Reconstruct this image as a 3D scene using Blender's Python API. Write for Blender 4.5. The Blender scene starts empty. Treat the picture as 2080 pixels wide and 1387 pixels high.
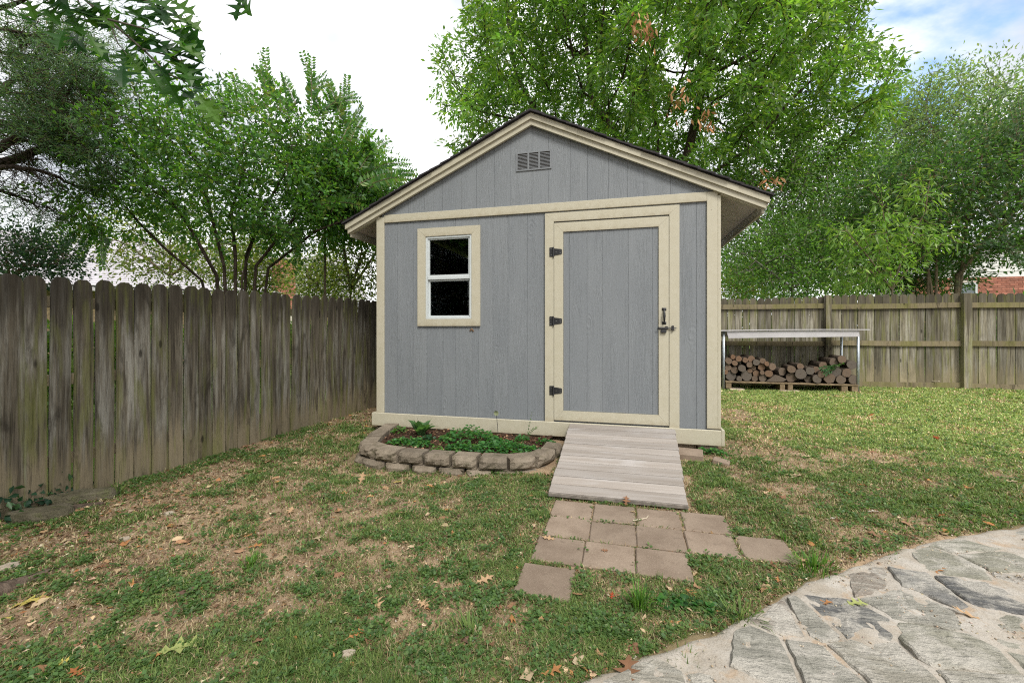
import bpy, bmesh, math, random
import numpy as np
from mathutils import Vector, Matrix
R = math.radians
rng = np.random.default_rng(7)
random.seed(7)
scn = bpy.context.scene
col = scn.collection

# ------------------------------------------------------------------ camera
CA = R(14.27)
CH = 1.16
cam_d = bpy.data.cameras.new('camera'); cam = bpy.data.objects.new('camera', cam_d); col.objects.link(cam)
cam.location = (0, 0, CH); cam.rotation_euler = (R(90), 0, CA)
cam_d.sensor_width = 36; cam_d.lens = 36 * 880 / 2080; cam_d.shift_y = -23.5 / 2080
cam_d.clip_start = 0.05; cam_d.clip_end = 1500
scn.camera = cam
_c, _s = math.cos(CA), math.sin(CA)
def P(px, py, Z):
    """a surveyed point: sight line (px, py) at Z metres of depth"""
    X = (px - 1040) / 880 * Z
    return Vector((X * _c - Z * _s, X * _s + Z * _c, CH - (py - 670) / 880 * Z))
def G(px, py, z=0.0):
    """a surveyed point lying at height z"""
    return P(px, py, (CH - z) / ((py - 670) / 880))

# ------------------------------------------------------------------ world, sun, exposure
SUN_EL, SUN_AZ = R(50), R(150)      # azimuth measured clockwise from +Y
w = bpy.data.worlds.new('World'); scn.world = w; w.use_nodes = True
nt = w.node_tree; nt.nodes.clear()
def wn(t, **k):
    n = nt.nodes.new(t)
    for a, b in k.items(): setattr(n, a, b)
    return n
sky = wn('ShaderNodeTexSky', sky_type='NISHITA', sun_disc=False, sun_elevation=SUN_EL, sun_rotation=SUN_AZ)
tc = wn('ShaderNodeTexCoord')
d0 = (P(1990, 60, 1) - Vector((0, 0, CH))).normalized()
mp = wn('ShaderNodeMapping'); mp.inputs['Rotation'].default_value = (0.3, 0.5, R(-20)); mp.inputs['Scale'].default_value = (2.2, 7.0, 7.0)
nz = wn('ShaderNodeTexNoise'); nz.inputs['Scale'].default_value = 1.6; nz.inputs['Detail'].default_value = 7; nz.inputs['Roughness'].default_value = 0.55
nt.links.new(tc.outputs['Generated'], mp.inputs['Vector']); nt.links.new(mp.outputs[0], nz.inputs['Vector'])
dt = wn('ShaderNodeVectorMath', operation='DOT_PRODUCT'); dt.inputs[1].default_value = d0
nt.links.new(tc.outputs['Generated'], dt.inputs[0])
gap = wn('ShaderNodeMapRange', interpolation_type='SMOOTHSTEP'); gap.inputs['From Min'].default_value = 0.945; gap.inputs['From Max'].default_value = 1.0
gap.inputs['To Min'].default_value = 0.30; gap.inputs['To Max'].default_value = 0.02
nt.links.new(dt.outputs['Value'], gap.inputs['Value'])
ad = wn('ShaderNodeMath', operation='ADD'); nt.links.new(nz.outputs['Fac'], ad.inputs[0]); nt.links.new(gap.outputs[0], ad.inputs[1])
cr = wn('ShaderNodeMapRange', interpolation_type='SMOOTHSTEP'); cr.inputs['From Min'].default_value = 0.30; cr.inputs['From Max'].default_value = 0.64
nt.links.new(ad.outputs[0], cr.inputs['Value'])
nz2 = wn('ShaderNodeTexNoise'); nz2.inputs['Scale'].default_value = 2.6; nz2.inputs['Detail'].default_value = 4
nt.links.new(tc.outputs['Generated'], nz2.inputs['Vector'])
cc = wn('ShaderNodeMix', data_type='RGBA'); cc.inputs['A'].default_value = (3.75, 4.0, 4.35, 1); cc.inputs['B'].default_value = (9.4, 9.35, 9.4, 1)
cw = wn('ShaderNodeMapRange'); cw.inputs['From Min'].default_value = 0.35; cw.inputs['From Max'].default_value = 0.6
nt.links.new(nz2.outputs['Fac'], cw.inputs['Value']); nt.links.new(cw.outputs[0], cc.inputs['Factor'])
skm = wn('ShaderNodeMix', data_type='RGBA', blend_type='MULTIPLY'); skm.inputs['Factor'].default_value = 1; skm.inputs['B'].default_value = (1.45, 1.6, 1.75, 1)
nt.links.new(sky.outputs[0], skm.inputs['A'])
mx = wn('ShaderNodeMix', data_type='RGBA')
nt.links.new(cr.outputs[0], mx.inputs['Factor']); nt.links.new(skm.outputs['Result'], mx.inputs['A']); nt.links.new(cc.outputs['Result'], mx.inputs['B'])
bg = wn('ShaderNodeBackground'); bg.inputs['Strength'].default_value = 0.105
nt.links.new(mx.outputs['Result'], bg.inputs['Color'])
wo = wn('ShaderNodeOutputWorld'); nt.links.new(bg.outputs[0], wo.inputs['Surface'])
sl = bpy.data.lights.new('sun', 'SUN'); sl.energy = 2.0; sl.angle = R(20); sl.color = (1.0, 0.96, 0.88)
so = bpy.data.objects.new('sun', sl); col.objects.link(so)
sd = Vector((math.sin(SUN_AZ) * math.cos(SUN_EL), math.cos(SUN_AZ) * math.cos(SUN_EL), math.sin(SUN_EL)))
so.rotation_euler = sd.to_track_quat('Z', 'Y').to_euler(); so.location = (6, -6, 12)
vs = scn.view_settings
vs.view_transform = 'Standard'; vs.look = 'None'; vs.gamma = 1; vs.use_curve_mapping = False; vs.exposure = 0.95
scn.cycles.use_denoising = False
scn.cycles.pixel_filter_type = 'BLACKMAN_HARRIS'; scn.cycles.filter_width = 1.15
scn.cycles.use_adaptive_sampling = False; scn.cycles.sample_clamp_indirect = 3.0
try: scn.cycles.sampling_pattern = 'BLUE_NOISE'
except Exception: pass
scn.cycles.max_bounces = 6; scn.cycles.transparent_max_bounces = 12

# ------------------------------------------------------------------ material helpers
class NT:
    def __init__(self, name):
        self.m = bpy.data.materials.new(name); self.m.use_nodes = True
        self.t = self.m.node_tree; self.t.nodes.clear()
        self.out = self.n('ShaderNodeOutputMaterial')
        self.b = self.n('ShaderNodeBsdfPrincipled')
        self.l(self.b.outputs[0], self.out.inputs[0])
    def n(self, t, inp=None, **k):
        x = self.t.nodes.new(t)
        for a, b in k.items(): setattr(x, a, b)
        for a, b in (inp or {}).items(): self.set(x.inputs[a], b)
        return x
    def l(self, a, b): self.t.links.new(a, b)
    def set(self, s, v):
        if hasattr(v, 'is_linked') or isinstance(v, bpy.types.NodeSocket): self.l(v, s)
        else:
            if s.type == 'RGBA' and len(v) == 3: v = (*v, 1)
            s.default_value = v
    def pos(self, kind='Object', scale=(1, 1, 1), rand=False, loc=(0, 0, 0)):
        o = self.n('ShaderNodeTexCoord').outputs[kind]
        if rand:
            r = self.n('ShaderNodeObjectInfo').outputs['Random']
            m = self.n('ShaderNodeVectorMath', {0: (37.0, 53.0, 29.0)}, operation='SCALE'); self.l(r, m.inputs['Scale'])
            a = self.n('ShaderNodeVectorMath', {0: o, 1: m.outputs[0]}, operation='ADD'); o = a.outputs[0]
        return self.n('ShaderNodeMapping', {'Vector': o, 'Scale': scale, 'Location': loc}).outputs[0]
    def noise(self, vec, scale=5, detail=4, rough=0.55, dist=0.0):
        return self.n('ShaderNodeTexNoise', {'Vector': vec, 'Scale': scale, 'Detail': detail, 'Roughness': rough, 'Distortion': dist}).outputs['Fac']
    def rng(self, v, a, b, c=0.0, d=1.0, smooth=True):
        return self.n('ShaderNodeMapRange', {'Value': v, 'From Min': a, 'From Max': b, 'To Min': c, 'To Max': d}, interpolation_type='SMOOTHSTEP' if smooth else 'LINEAR').outputs[0]
    def mix(self, f, a, b, mode='MIX'):
        x = self.n('ShaderNodeMix', data_type='RGBA', blend_type=mode)
        self.set(x.inputs['Factor'], f); self.set(x.inputs['A'], a); self.set(x.inputs['B'], b)
        return x.outputs['Result']
    def math(self, op, a, b=0.0):
        x = self.n('ShaderNodeMath', operation=op); self.set(x.inputs[0], a); self.set(x.inputs[1], b); return x.outputs[0]
    def bump(self, h, strength=0.3, dist=0.01):
        x = self.n('ShaderNodeBump', {'Height': h, 'Strength': strength, 'Distance': dist}); self.l(x.outputs[0], self.b.inputs['Normal'])
    def fin(self, c=None, rough=0.7, metal=0.0, spec=0.3):
        if c is not None: self.set(self.b.inputs['Base Color'], c)
        self.set(self.b.inputs['Roughness'], rough); self.set(self.b.inputs['Metallic'], metal); self.set(self.b.inputs['Specular IOR Level'], spec)
        return self.m
    def rand(self): return self.n('ShaderNodeObjectInfo').outputs['Random']
    def sep(self, v, i):
        return self.n('ShaderNodeSeparateXYZ', {0: v}).outputs[i]

M = {}
def simple(name, c, rough=0.6, metal=0.0, spec=0.3, var=0.12, scale=9, bump=0.0):
    k = NT(name); p = k.pos('Object', rand=True)
    n1 = k.noise(p, scale, 5, 0.6)
    cc = k.mix(k.rng(n1, 0.3, 0.7), tuple(x * (1 - var) for x in c), tuple(min(1, x * (1 + var)) for x in c))
    if bump: k.bump(k.noise(p, scale * 8, 3), bump, 0.004)
    M[name] = k.fin(cc, rough, metal, spec)

def m_siding():
    k = NT('siding')
    p = k.pos('Object', rand=True)
    warp = k.n('ShaderNodeTexNoise', {'Vector': k.pos('Object', (3, 3, 1.1), True), 'Scale': 2.2, 'Detail': 3}).outputs['Color']
    wv = k.n('ShaderNodeVectorMath', {0: warp, 1: (0.10, 0.0, 0.0)}, operation='MULTIPLY').outputs[0]
    pv = k.n('ShaderNodeVectorMath', {0: p, 1: wv}, operation='ADD').outputs[0]
    # knots: rings around scattered centres
    vo = k.n('ShaderNodeTexVoronoi', {'Vector': k.n('ShaderNodeMapping', {'Vector': pv, 'Scale': (4.2, 4.2, 2.1)}).outputs[0], 'Scale': 1.0, 'Randomness': 1.0}, feature='F1')
    d = vo.outputs['Distance']
    gate = k.rng(k.sep(vo.outputs['Color'], 0), 0.55, 0.6)
    near = k.math('MULTIPLY', k.rng(d, 0.33, 0.08), gate)
    ring = k.math('SINE', k.math('MULTIPLY', d, 62.0))
    gr = k.noise(k.n('ShaderNodeMapping', {'Vector': pv, 'Scale': (210, 210, 3.2)}).outputs[0], 1.0, 3, 0.6, 0.4)
    gr2 = k.noise(k.n('ShaderNodeMapping', {'Vector': pv, 'Scale': (95, 95, 2.0)}).outputs[0], 1.0, 3, 0.6, 0.8)
    patch = k.rng(k.noise(k.n('ShaderNodeMapping', {'Vector': p, 'Scale': (9, 9, 1.0)}).outputs[0], 1.0, 2), 0.38, 0.62, 0.25, 1.0)
    h = k.math('ADD', k.math('MULTIPLY', k.math('ADD', k.rng(gr, 0.35, 0.7), k.math('MULTIPLY', k.rng(gr2, 0.45, 0.6), 1.0)), patch), k.math('MULTIPLY', k.math('MULTIPLY', ring, near), 0.55))
    k.bump(h, 0.45, 0.0045)
    big = k.noise(k.pos('Object', (1.5, 1.5, 0.5), True), 2.0, 4)
    c = k.mix(k.rng(big, 0.3, 0.7), (0.172, 0.186, 0.200), (0.192, 0.206, 0.219))
    c = k.mix(k.math('MULTIPLY', k.rng(h, 0.9, 0.2), 0.05), c, (0.13, 0.13, 0.14))
    M['siding'] = k.fin(c, 0.62, 0, 0.3)
def m_trim():
    k = NT('cream_trim')
    p = k.pos('Object', rand=True)
    g = k.noise(k.pos('Object', (6, 6, 6), True), 3.0, 6, 0.65)
    sp = k.noise(p, 90, 2)
    c = k.mix(k.rng(g, 0.3, 0.75), (0.405, 0.375, 0.285), (0.435, 0.407, 0.320))
    c = k.mix(k.rng(sp, 0.70, 0.78, 0, 0.15), c, (0.25, 0.21, 0.14))
    vo = k.n('ShaderNodeTexVoronoi', {'Vector': p, 'Scale': 5.5, 'Randomness': 1.0}, feature='F1').outputs['Distance']
    c = k.mix(k.rng(vo, 0.030, 0.018, 0, 0.75), c, (0.12, 0.10, 0.08))
    zz = k.sep(k.n('ShaderNodeTexCoord').outputs['Object'], 2)
    c = k.mix(k.math('MULTIPLY', k.rng(k.math('ADD', zz, k.math('MULTIPLY', g, 0.10)), 0.10, 0.03), 0.5), c, (0.27, 0.225, 0.15))
    dr = k.noise(k.pos('Object', (24, 24, 1.5), True), 1.0, 4); c = k.mix(k.rng(dr, 0.58, 0.76, 0, 0.18), c, (0.30, 0.26, 0.18))
    k.bump(k.math('ADD', k.noise(p, 30, 4), k.noise(k.pos('Object', (140, 140, 140), True), 1, 2)), 0.12, 0.003)
    M['trim'] = k.fin(c, 0.5, 0, 0.35)
def m_picket(name, dark, mid, silver, tan, moss, mossamt, z1=1.6, topdark=True, silv=0.8, reps=1.0, dirty=1.0, vr=.22, ax=1):
    """weathered fence board: rain streaks, grey silvering, algae, knots, a bleached foot"""
    k = NT(name); z = k.sep(k.n('ShaderNodeTexCoord').outputs['Object'], 2)
    g = k.noise(k.pos('Object', (70, 70, 1.6), True), 1.0, 5, 0.65, 0.3)
    f = k.noise(k.pos('Object', (260, 260, 6), True), 1.0, 3, 0.6)
    b = k.noise(k.pos('Object', (22, 22, 0.9), True), 1.0, 4, 0.6, 0.4)
    s = k.noise(k.pos('Object', (13, 13, 0.9), True, (5, 2, 1)), 1.0, 6, 0.7)
    mo = k.noise(k.pos('Object', (14, 14, 1.6), True, (9, 4, 7)), 1.0, 5, 0.6)
    c = k.mix(k.rng(g, 0.3, 0.68), dark, mid)
    c = k.mix(k.math('MULTIPLY', k.math('MULTIPLY', k.rng(s, 0.44, 0.68), silv), k.rng(f, 0.30, 0.62, 0.35, 1.0)), c, silver)
    wob = k.math('ADD', z, k.math('MULTIPLY', k.math('SUBTRACT', b, 0.5), 0.9))
    c = k.mix(k.math('MULTIPLY', k.rng(wob, 0.50, 0.18), 0.85), c, tan)
    if topdark:
        c = k.mix(k.math('MULTIPLY', k.rng(wob, z1 * 0.74, z1 * 0.95), 0.8), c, tuple(x * 1.0 for x in dark))
    blot = k.noise(k.pos('Object', (9, 9, 2.2), True, (3, 8, 2)), 1.0, 5, 0.65, 0.6)
    c = k.mix(k.math('MULTIPLY', k.rng(blot, 0.50, 0.72), 0.75 * dirty), c, tuple(x * 0.55 for x in dark))
    c = k.mix(k.math('MULTIPLY', k.rng(mo, 0.50, 0.68), mossamt), c, moss)
    ge = k.math('ABSOLUTE', k.math('SUBTRACT', k.sep(k.n('ShaderNodeTexCoord').outputs['Generated'], ax), 0.5))
    em = k.noise(k.pos('Object', (3, 3, 1.1), True, (2, 7, 5)), 1.0, 4, 0.6)
    c = k.mix(k.math('MULTIPLY', k.math('MULTIPLY', k.rng(ge, 0.30, 0.47), k.rng(em, 0.45, 0.62)), 0.5), c, moss)
    vo = k.n('ShaderNodeTexVoronoi', {'Vector': k.pos('Object', (7.5, 7.5, 2.6), True), 'Scale': 1.0}, feature='F1')
    kn = k.math('MULTIPLY', k.rng(vo.outputs['Distance'], 0.13, 0.05), k.rng(k.sep(vo.outputs['Color'], 1), 0.6, 0.62))
    c = k.mix(k.math('MULTIPLY', kn, 0.8), c, tuple(x * 0.4 for x in dark))
    c = k.mix(k.rng(f, 0.54, 0.70, 0, 0.6), c, tuple(x * 0.5 for x in dark))
    v = k.n('ShaderNodeMapRange', {'Value': k.rand(), 'To Min': 1 - vr, 'To Max': 1 + vr}).outputs[0]
    cv = k.n('ShaderNodeVectorMath', {0: c}, operation='SCALE'); k.l(v, cv.inputs['Scale'])
    k.bump(k.math('ADD', g, k.math('MULTIPLY', f, 0.6)), 0.6, 0.005)
    M[name] = k.fin(cv.outputs[0], 0.85, 0, 0.15)
def m_ramp():
    k = NT('ramp_board')
    g = k.noise(k.pos('Object', (1.3, 16, 16), True), 1.0, 5, 0.6, 0.3)
    p = k.noise(k.pos('Object', (2.2, 5, 5), True), 1.0, 4)
    f = k.noise(k.pos('Object', (7, 260, 260), True), 1.0, 2)
    c = k.mix(k.rng(g, 0.32, 0.68), (0.265, 0.232, 0.203), (0.335, 0.305, 0.28))
    c = k.mix(k.rng(p, 0.5, 0.75, 0, 0.5), c, (0.42, 0.405, 0.40))
    c = k.mix(k.rng(f, 0.64, 0.8, 0, 0.35), c, (0.25, 0.21, 0.18))
    v = k.n('ShaderNodeMapRange', {'Value': k.rand(), 'To Min': 0.82, 'To Max': 1.10}).outputs[0]
    cv = k.n('ShaderNodeVectorMath', {0: c}, operation='SCALE'); k.l(v, cv.inputs['Scale'])
    k.bump(k.math('ADD', g, f), 0.35, 0.003)
    M['ramp'] = k.fin(cv.outputs[0], 0.75, 0, 0.2)
def m_stoney(name, a, b, speck, scale=7, bump=0.5, bd=0.006, fine=220, objr=True, moss=None, vr=(0.88, 1.12), mamt=0.6):
    k = NT(name); p = k.pos('Object', rand=objr)
    n1 = k.noise(p, scale, 6, 0.65); n2 = k.noise(p, fine, 3, 0.7); n3 = k.noise(p, scale * 4, 5, 0.6)
    c = k.mix(k.rng(n1, 0.32, 0.68), a, b)
    c = k.mix(k.rng(n2, 0.54, 0.70, 0, 0.55), c, speck)
    c = k.mix(k.rng(n3, 0.56, 0.7, 0, 0.4), c, tuple(x * 0.6 for x in a))
    if moss: c = k.mix(k.rng(k.noise(p, scale * 1.3, 5, 0.7), 0.52, 0.66, 0, mamt), c, moss)
    v = k.n('ShaderNodeMapRange', {'Value': k.rand(), 'To Min': vr[0], 'To Max': vr[1]}).outputs[0]
    cv = k.n('ShaderNodeVectorMath', {0: c}, operation='SCALE'); k.l(v, cv.inputs['Scale'])
    k.bump(k.math('ADD', k.math('MULTIPLY', n3, 1.0), k.math('MULTIPLY', n2, 0.6)), bump, bd)
    M[name] = k.fin(cv.outputs[0], 0.88, 0, 0.2)
def m_ground():
    k = NT('bare_earth')
    p = k.pos('Object')
    n1 = k.noise(p, 1.6, 6, 0.65); n2 = k.noise(p, 14, 6, 0.7); n3 = k.noise(p, 90, 4, 0.75); n4 = k.noise(p, 320, 2, 0.7)
    c = k.mix(k.rng(n1, 0.35, 0.65), (0.20, 0.135, 0.085), (0.36, 0.26, 0.165))
    c = k.mix(k.rng(n2, 0.45, 0.68, 0, 0.7), c, (0.40, 0.30, 0.20))
    c = k.mix(k.rng(n3, 0.50, 0.66, 0, 0.75), c, (0.12, 0.08, 0.05))
    c = k.mix(k.rng(n4, 0.58, 0.7, 0, 0.6), c, (0.52, 0.42, 0.30))
    at = k.n('ShaderNodeAttribute', attribute_name='grass').outputs['Fac']
    c = k.mix(k.math('MULTIPLY', k.rng(at, 0.25, 0.8), 0.62), c, k.mix(k.rng(n3, 0.4, 0.6), (0.060, 0.062, 0.028), (0.17, 0.145, 0.075)))
    far = k.n('ShaderNodeAttribute', attribute_name='lawn').outputs['Fac']
    c = k.mix(k.math('MULTIPLY', far, 0.9), c, (0.13, 0.22, 0.035))
    k.bump(k.math('ADD', n2, k.math('ADD', n3, k.math('MULTIPLY', n4, 0.5))), 0.7, 0.012)
    M['earth'] = k.fin(c, 0.95, 0, 0.1)
def m_leaf(name, trans=0.35, rough=0.5, spec=0.35):
    k = NT(name)
    a = k.n('ShaderNodeAttribute', attribute_name='col').outputs['Color']
    k.fin(a, rough, 0, spec)
    t = k.n('ShaderNodeBsdfTranslucent')
    warm = k.mix(1.0, a, (1.25, 1.35, 0.6), 'MULTIPLY'); k.l(warm, t.inputs['Color'])
    mx_ = k.n('ShaderNodeMixShader', {0: trans}); k.l(k.b.outputs[0], mx_.inputs[1]); k.l(t.outputs[0], mx_.inputs[2]); k.l(mx_.outputs[0], k.out.inputs[0])
    M[name] = k.m
def m_bark(name, a, b, scale=20, bump=0.7, lichen=None):
    k = NT(name); p = k.pos('Object')
    n1 = k.noise(k.pos('Object', (1, 1, 0.25)), scale, 6, 0.7); n2 = k.noise(p, 4, 4)
    c = k.mix(k.rng(n1, 0.35, 0.65), a, b)
    if lichen: c = k.mix(k.rng(n2, 0.55, 0.68, 0, 0.7), c, lichen)
    k.bump(n1, bump, 0.02); M[name] = k.fin(c, 0.9, 0, 0.15)
def m_log_end():
    k = NT('sawn_end'); p = k.pos('Object')
    x, y = k.sep(p, 0), k.sep(p, 2)
    rr = k.math('SQRT', k.math('ADD', k.math('MULTIPLY', x, x), k.math('MULTIPLY', y, y)))
    n1 = k.noise(k.pos('Object', rand=True), 22, 4, 0.6)
    ring = k.math('SINE', k.math('ADD', k.math('MULTIPLY', rr, 700), k.math('MULTIPLY', n1, 9)))
    a = k.mix(k.rand(), (0.185, 0.125, 0.085), (0.15, 0.128, 0.105))
    c = k.mix(k.rng(ring, -1, 1, 0.0, 0.45), a, (0.12, 0.075, 0.05))
    c = k.mix(k.rng(n1, 0.5, 0.7, 0, 0.55), c, (0.12, 0.10, 0.085))
    c = k.mix(k.rng(rr, 0.012, 0.002, 0, 0.6), c, (0.10, 0.05, 0.03))
    k.bump(ring, 0.3, 0.002); M['log_end'] = k.fin(c, 0.85, 0, 0.15)
def m_glass():
    k = NT('window_glass'); k.t.nodes.remove(k.b)
    tr = k.n('ShaderNodeBsdfTransparent', {'Color': (0.72, 0.76, 0.75)}); gl = k.n('ShaderNodeBsdfGlossy', {'Roughness': 0.02, 'Color': (1, 1, 1)})
    fr = k.n('ShaderNodeFresnel', {'IOR': 1.45}); mx_ = k.n('ShaderNodeMixShader', {0: fr.outputs[0]})
    k.l(tr.outputs[0], mx_.inputs[1]); k.l(gl.outputs[0], mx_.inputs[2]); k.l(mx_.outputs[0], k.out.inputs[0]); M['glass'] = k.m
def m_flag():
    k = NT('flagstone'); p = k.pos('Object', rand=True)
    tilt = k.n('ShaderNodeMapping', {'Vector': k.pos('Object', rand=True), 'Rotation': (0, 0, R(-28)), 'Scale': (5, 24, 12)}).outputs[0]
    n1 = k.noise(tilt, 1.0, 7, 0.65, 0.5); n2 = k.noise(p, 60, 5, 0.7); n3 = k.noise(p, 5, 5, 0.65, 0.5)
    r = k.rand()
    base = k.n('ShaderNodeValToRGB'); k.l(r, base.inputs[0]); e = base.color_ramp.elements
    e[0].position = 0; e[0].color = (0.25, 0.245, 0.195, 1); e[1].position = 1; e[1].color = (0.30, 0.265, 0.21, 1)
    for pp, cc_ in ((0.16, (0.19, 0.185, 0.175, 1)), (0.30, (0.26, 0.25, 0.20, 1)), (0.5, (0.25, 0.215, 0.18, 1)), (0.62, (0.29, 0.27, 0.225, 1)), (0.76, (0.115, 0.115, 0.115, 1)), (0.84, (0.255, 0.245, 0.21, 1))):
        q = e.new(pp); q.color = cc_
    base.color_ramp.interpolation = 'CONSTANT'
    c = k.mix(k.rng(n1, 0.42, 0.66, 0, 0.6), base.outputs[0], (0.42, 0.40, 0.35))
    c = k.mix(k.rng(n3, 0.46, 0.60, 0, 0.8), c, (0.47, 0.44, 0.39))
    c = k.mix(k.rng(n2, 0.60, 0.75, 0, 0.6), c, (0.08, 0.075, 0.07))
    c = k.mix(k.rng(n1, 0.36, 0.24, 0, 0.6), c, (0.09, 0.085, 0.08))
    n5 = k.noise(k.n('ShaderNodeMapping', {'Vector': k.pos('Object', rand=True), 'Rotation': (0, 0, R(-28)), 'Scale': (22, 90, 40)}).outputs[0], 1.0, 4, 0.65)
    c = k.mix(k.rng(n5, 0.58, 0.74, 0, 0.4), c, (0.12, 0.11, 0.10))
    k.bump(k.math('ADD', k.math('MULTIPLY', n1, 1.3), k.math('ADD', n5, k.math('MULTIPLY', n2, 0.5))), 1.0, 0.018)
    M['flag'] = k.fin(c, 0.85, 0, 0.2)
m_siding(); m_trim(); m_ramp(); m_ground(); m_log_end(); m_glass(); m_flag()
m_picket('picket_dark', (0.036, 0.030, 0.022), (0.132, 0.114, 0.084), (0.29, 0.28, 0.245), (0.185, 0.152, 0.098), (0.115, 0.125, 0.028), 0.50, silv=0.9)
m_picket('picket_pale', (0.062, 0.054, 0.037), (0.205, 0.185, 0.135), (0.34, 0.325, 0.275), (0.225, 0.19, 0.12), (0.155, 0.16, 0.045), 0.60, 1.6, True, 0.85, dirty=0.45, vr=.34, ax=0)
m_picket('rail_wood', (0.035, 0.029, 0.022), (0.16, 0.135, 0.095), (0.32, 0.30, 0.25), (0.2, 0.165, 0.1), (0.15, 0.15, 0.04), 0.35, 9, False)
m_stoney('paver', (0.178, 0.134, 0.100), (0.245, 0.190, 0.145), (0.38, 0.31, 0.24), 6, 0.6, 0.004, 200)
m_stoney('block', (0.155, 0.126, 0.094), (0.225, 0.187, 0.143), (0.33, 0.285, 0.225), 9, 0.9, 0.012, 120, True, (0.095, 0.085, 0.05), (0.80, 1.22))
m_stoney('mortar', (0.31, 0.27, 0.22), (0.41, 0.38, 0.34), (0.18, 0.145, 0.11), 6, 0.6, 0.010, 110, False, (0.34, 0.25, 0.17), (1, 1), .75)
m_stoney('rock', (0.075, 0.068, 0.042), (0.13, 0.115, 0.08), (0.05, 0.045, 0.03), 8, 1.0, 0.02, 80, True, (0.075, 0.085, 0.028))
m_stoney('pebble', (0.26, 0.21, 0.16), (0.36, 0.31, 0.25), (0.25, 0.2, 0.16), 12, 0.4, 0.004, 100)
m_stoney('mulch', (0.035, 0.020, 0.012), (0.10, 0.055, 0.035), (0.22, 0.13, 0.08), 30, 1.0, 0.02, 90, False)
m_stoney('brick', (0.30, 0.115, 0.080), (0.38, 0.165, 0.120), (0.22, 0.085, 0.06), 9, 0.4, 0.003, 90, True, None, (0.72, 1.3))
m_stoney('brick_mortar', (0.45, 0.40, 0.35), (0.5, 0.46, 0.4), (0.4, 0.36, 0.3), 9, 0.3, 0.003, 90, False)
m_stoney('shingle_dark', (0.022, 0.020, 0.022), (0.04, 0.037, 0.04), (0.08, 0.075, 0.08), 12, 0.6, 0.004, 300)
m_stoney('shingle_light', (0.38, 0.36, 0.39), (0.50, 0.48, 0.51), (0.30, 0.28, 0.30), 5, 0.5, 0.01, 60, False, None, (1, 1))
m_stoney('plywood', (0.50, 0.445, 0.405), (0.60, 0.545, 0.505), (0.38, 0.33, 0.30), 4, 0.3, 0.003, 60)
simple('black_iron', (0.016, 0.016, 0.018), 0.42, 0.0, 0.5); simple('screw', (0.5, 0.5, 0.5), 0.35, 0.9)
simple('white_vinyl', (0.50, 0.535, 0.54), 0.35, 0, 0.4, 0.04); simple('vent_grey', (0.175, 0.185, 0.197), 0.5, 0, 0.3, 0.05)
simple('raw_stud', (0.32, 0.17, 0.08), 0.8, 0, 0.2, 0.25, 14); simple('dark_inside', (0.05, 0.04, 0.03), 0.9)
simple('galvanised', (0.42, 0.46, 0.50), 0.42, 0.75, 0.5, 0.15, 16); simple('sheet_metal', (0.44, 0.425, 0.44), 0.5, 0.0, 0.4, 0.07, 5, 0.05)
simple('lumber', (0.19, 0.14, 0.085), 0.85, 0, 0.2, 0.3, 18, 0.3); simple('plank_pale', (0.42, 0.36, 0.27), 0.85, 0, 0.2, 0.3, 14, 0.3)
simple('house_siding', (0.62, 0.61, 0.60), 0.6, 0, 0.3, 0.05); simple('dark_pane', (0.10, 0.12, 0.13), 0.1, 0, 0.6)
simple('edge_wood', (0.17, 0.15, 0.13), 0.85, 0, 0.2, 0.3, 20, 0.3); simple('caulk_brown', (0.20, 0.13, 0.08), 0.9)
m_leaf('leaf', 0.56, 0.42, 0.5); m_leaf('grass', 0.30, 0.6, 0.2); m_leaf('litter', 0.1, 0.85, 0.1); m_leaf('oak_leaf', 0.55, 0.4, 0.35)
m_bark('bark_grey', (0.075, 0.065, 0.055), (0.19, 0.17, 0.145), 22, 0.7, (0.20, 0.21, 0.17))
m_bark('bark_dark', (0.025, 0.018, 0.013), (0.075, 0.055, 0.042), 20, 0.8)
m_bark('bark_crape', (0.085, 0.065, 0.042), (0.20, 0.155, 0.105), 12, 0.4, (0.11, 0.115, 0.07))
m_bark('bark_log', (0.035, 0.027, 0.021), (0.11, 0.085, 0.065), 34, 0.9, (0.15, 0.14, 0.115))
m_bark('dead_wood', (0.055, 0.040, 0.030), (0.14, 0.105, 0.08), 30, 0.9)

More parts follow.
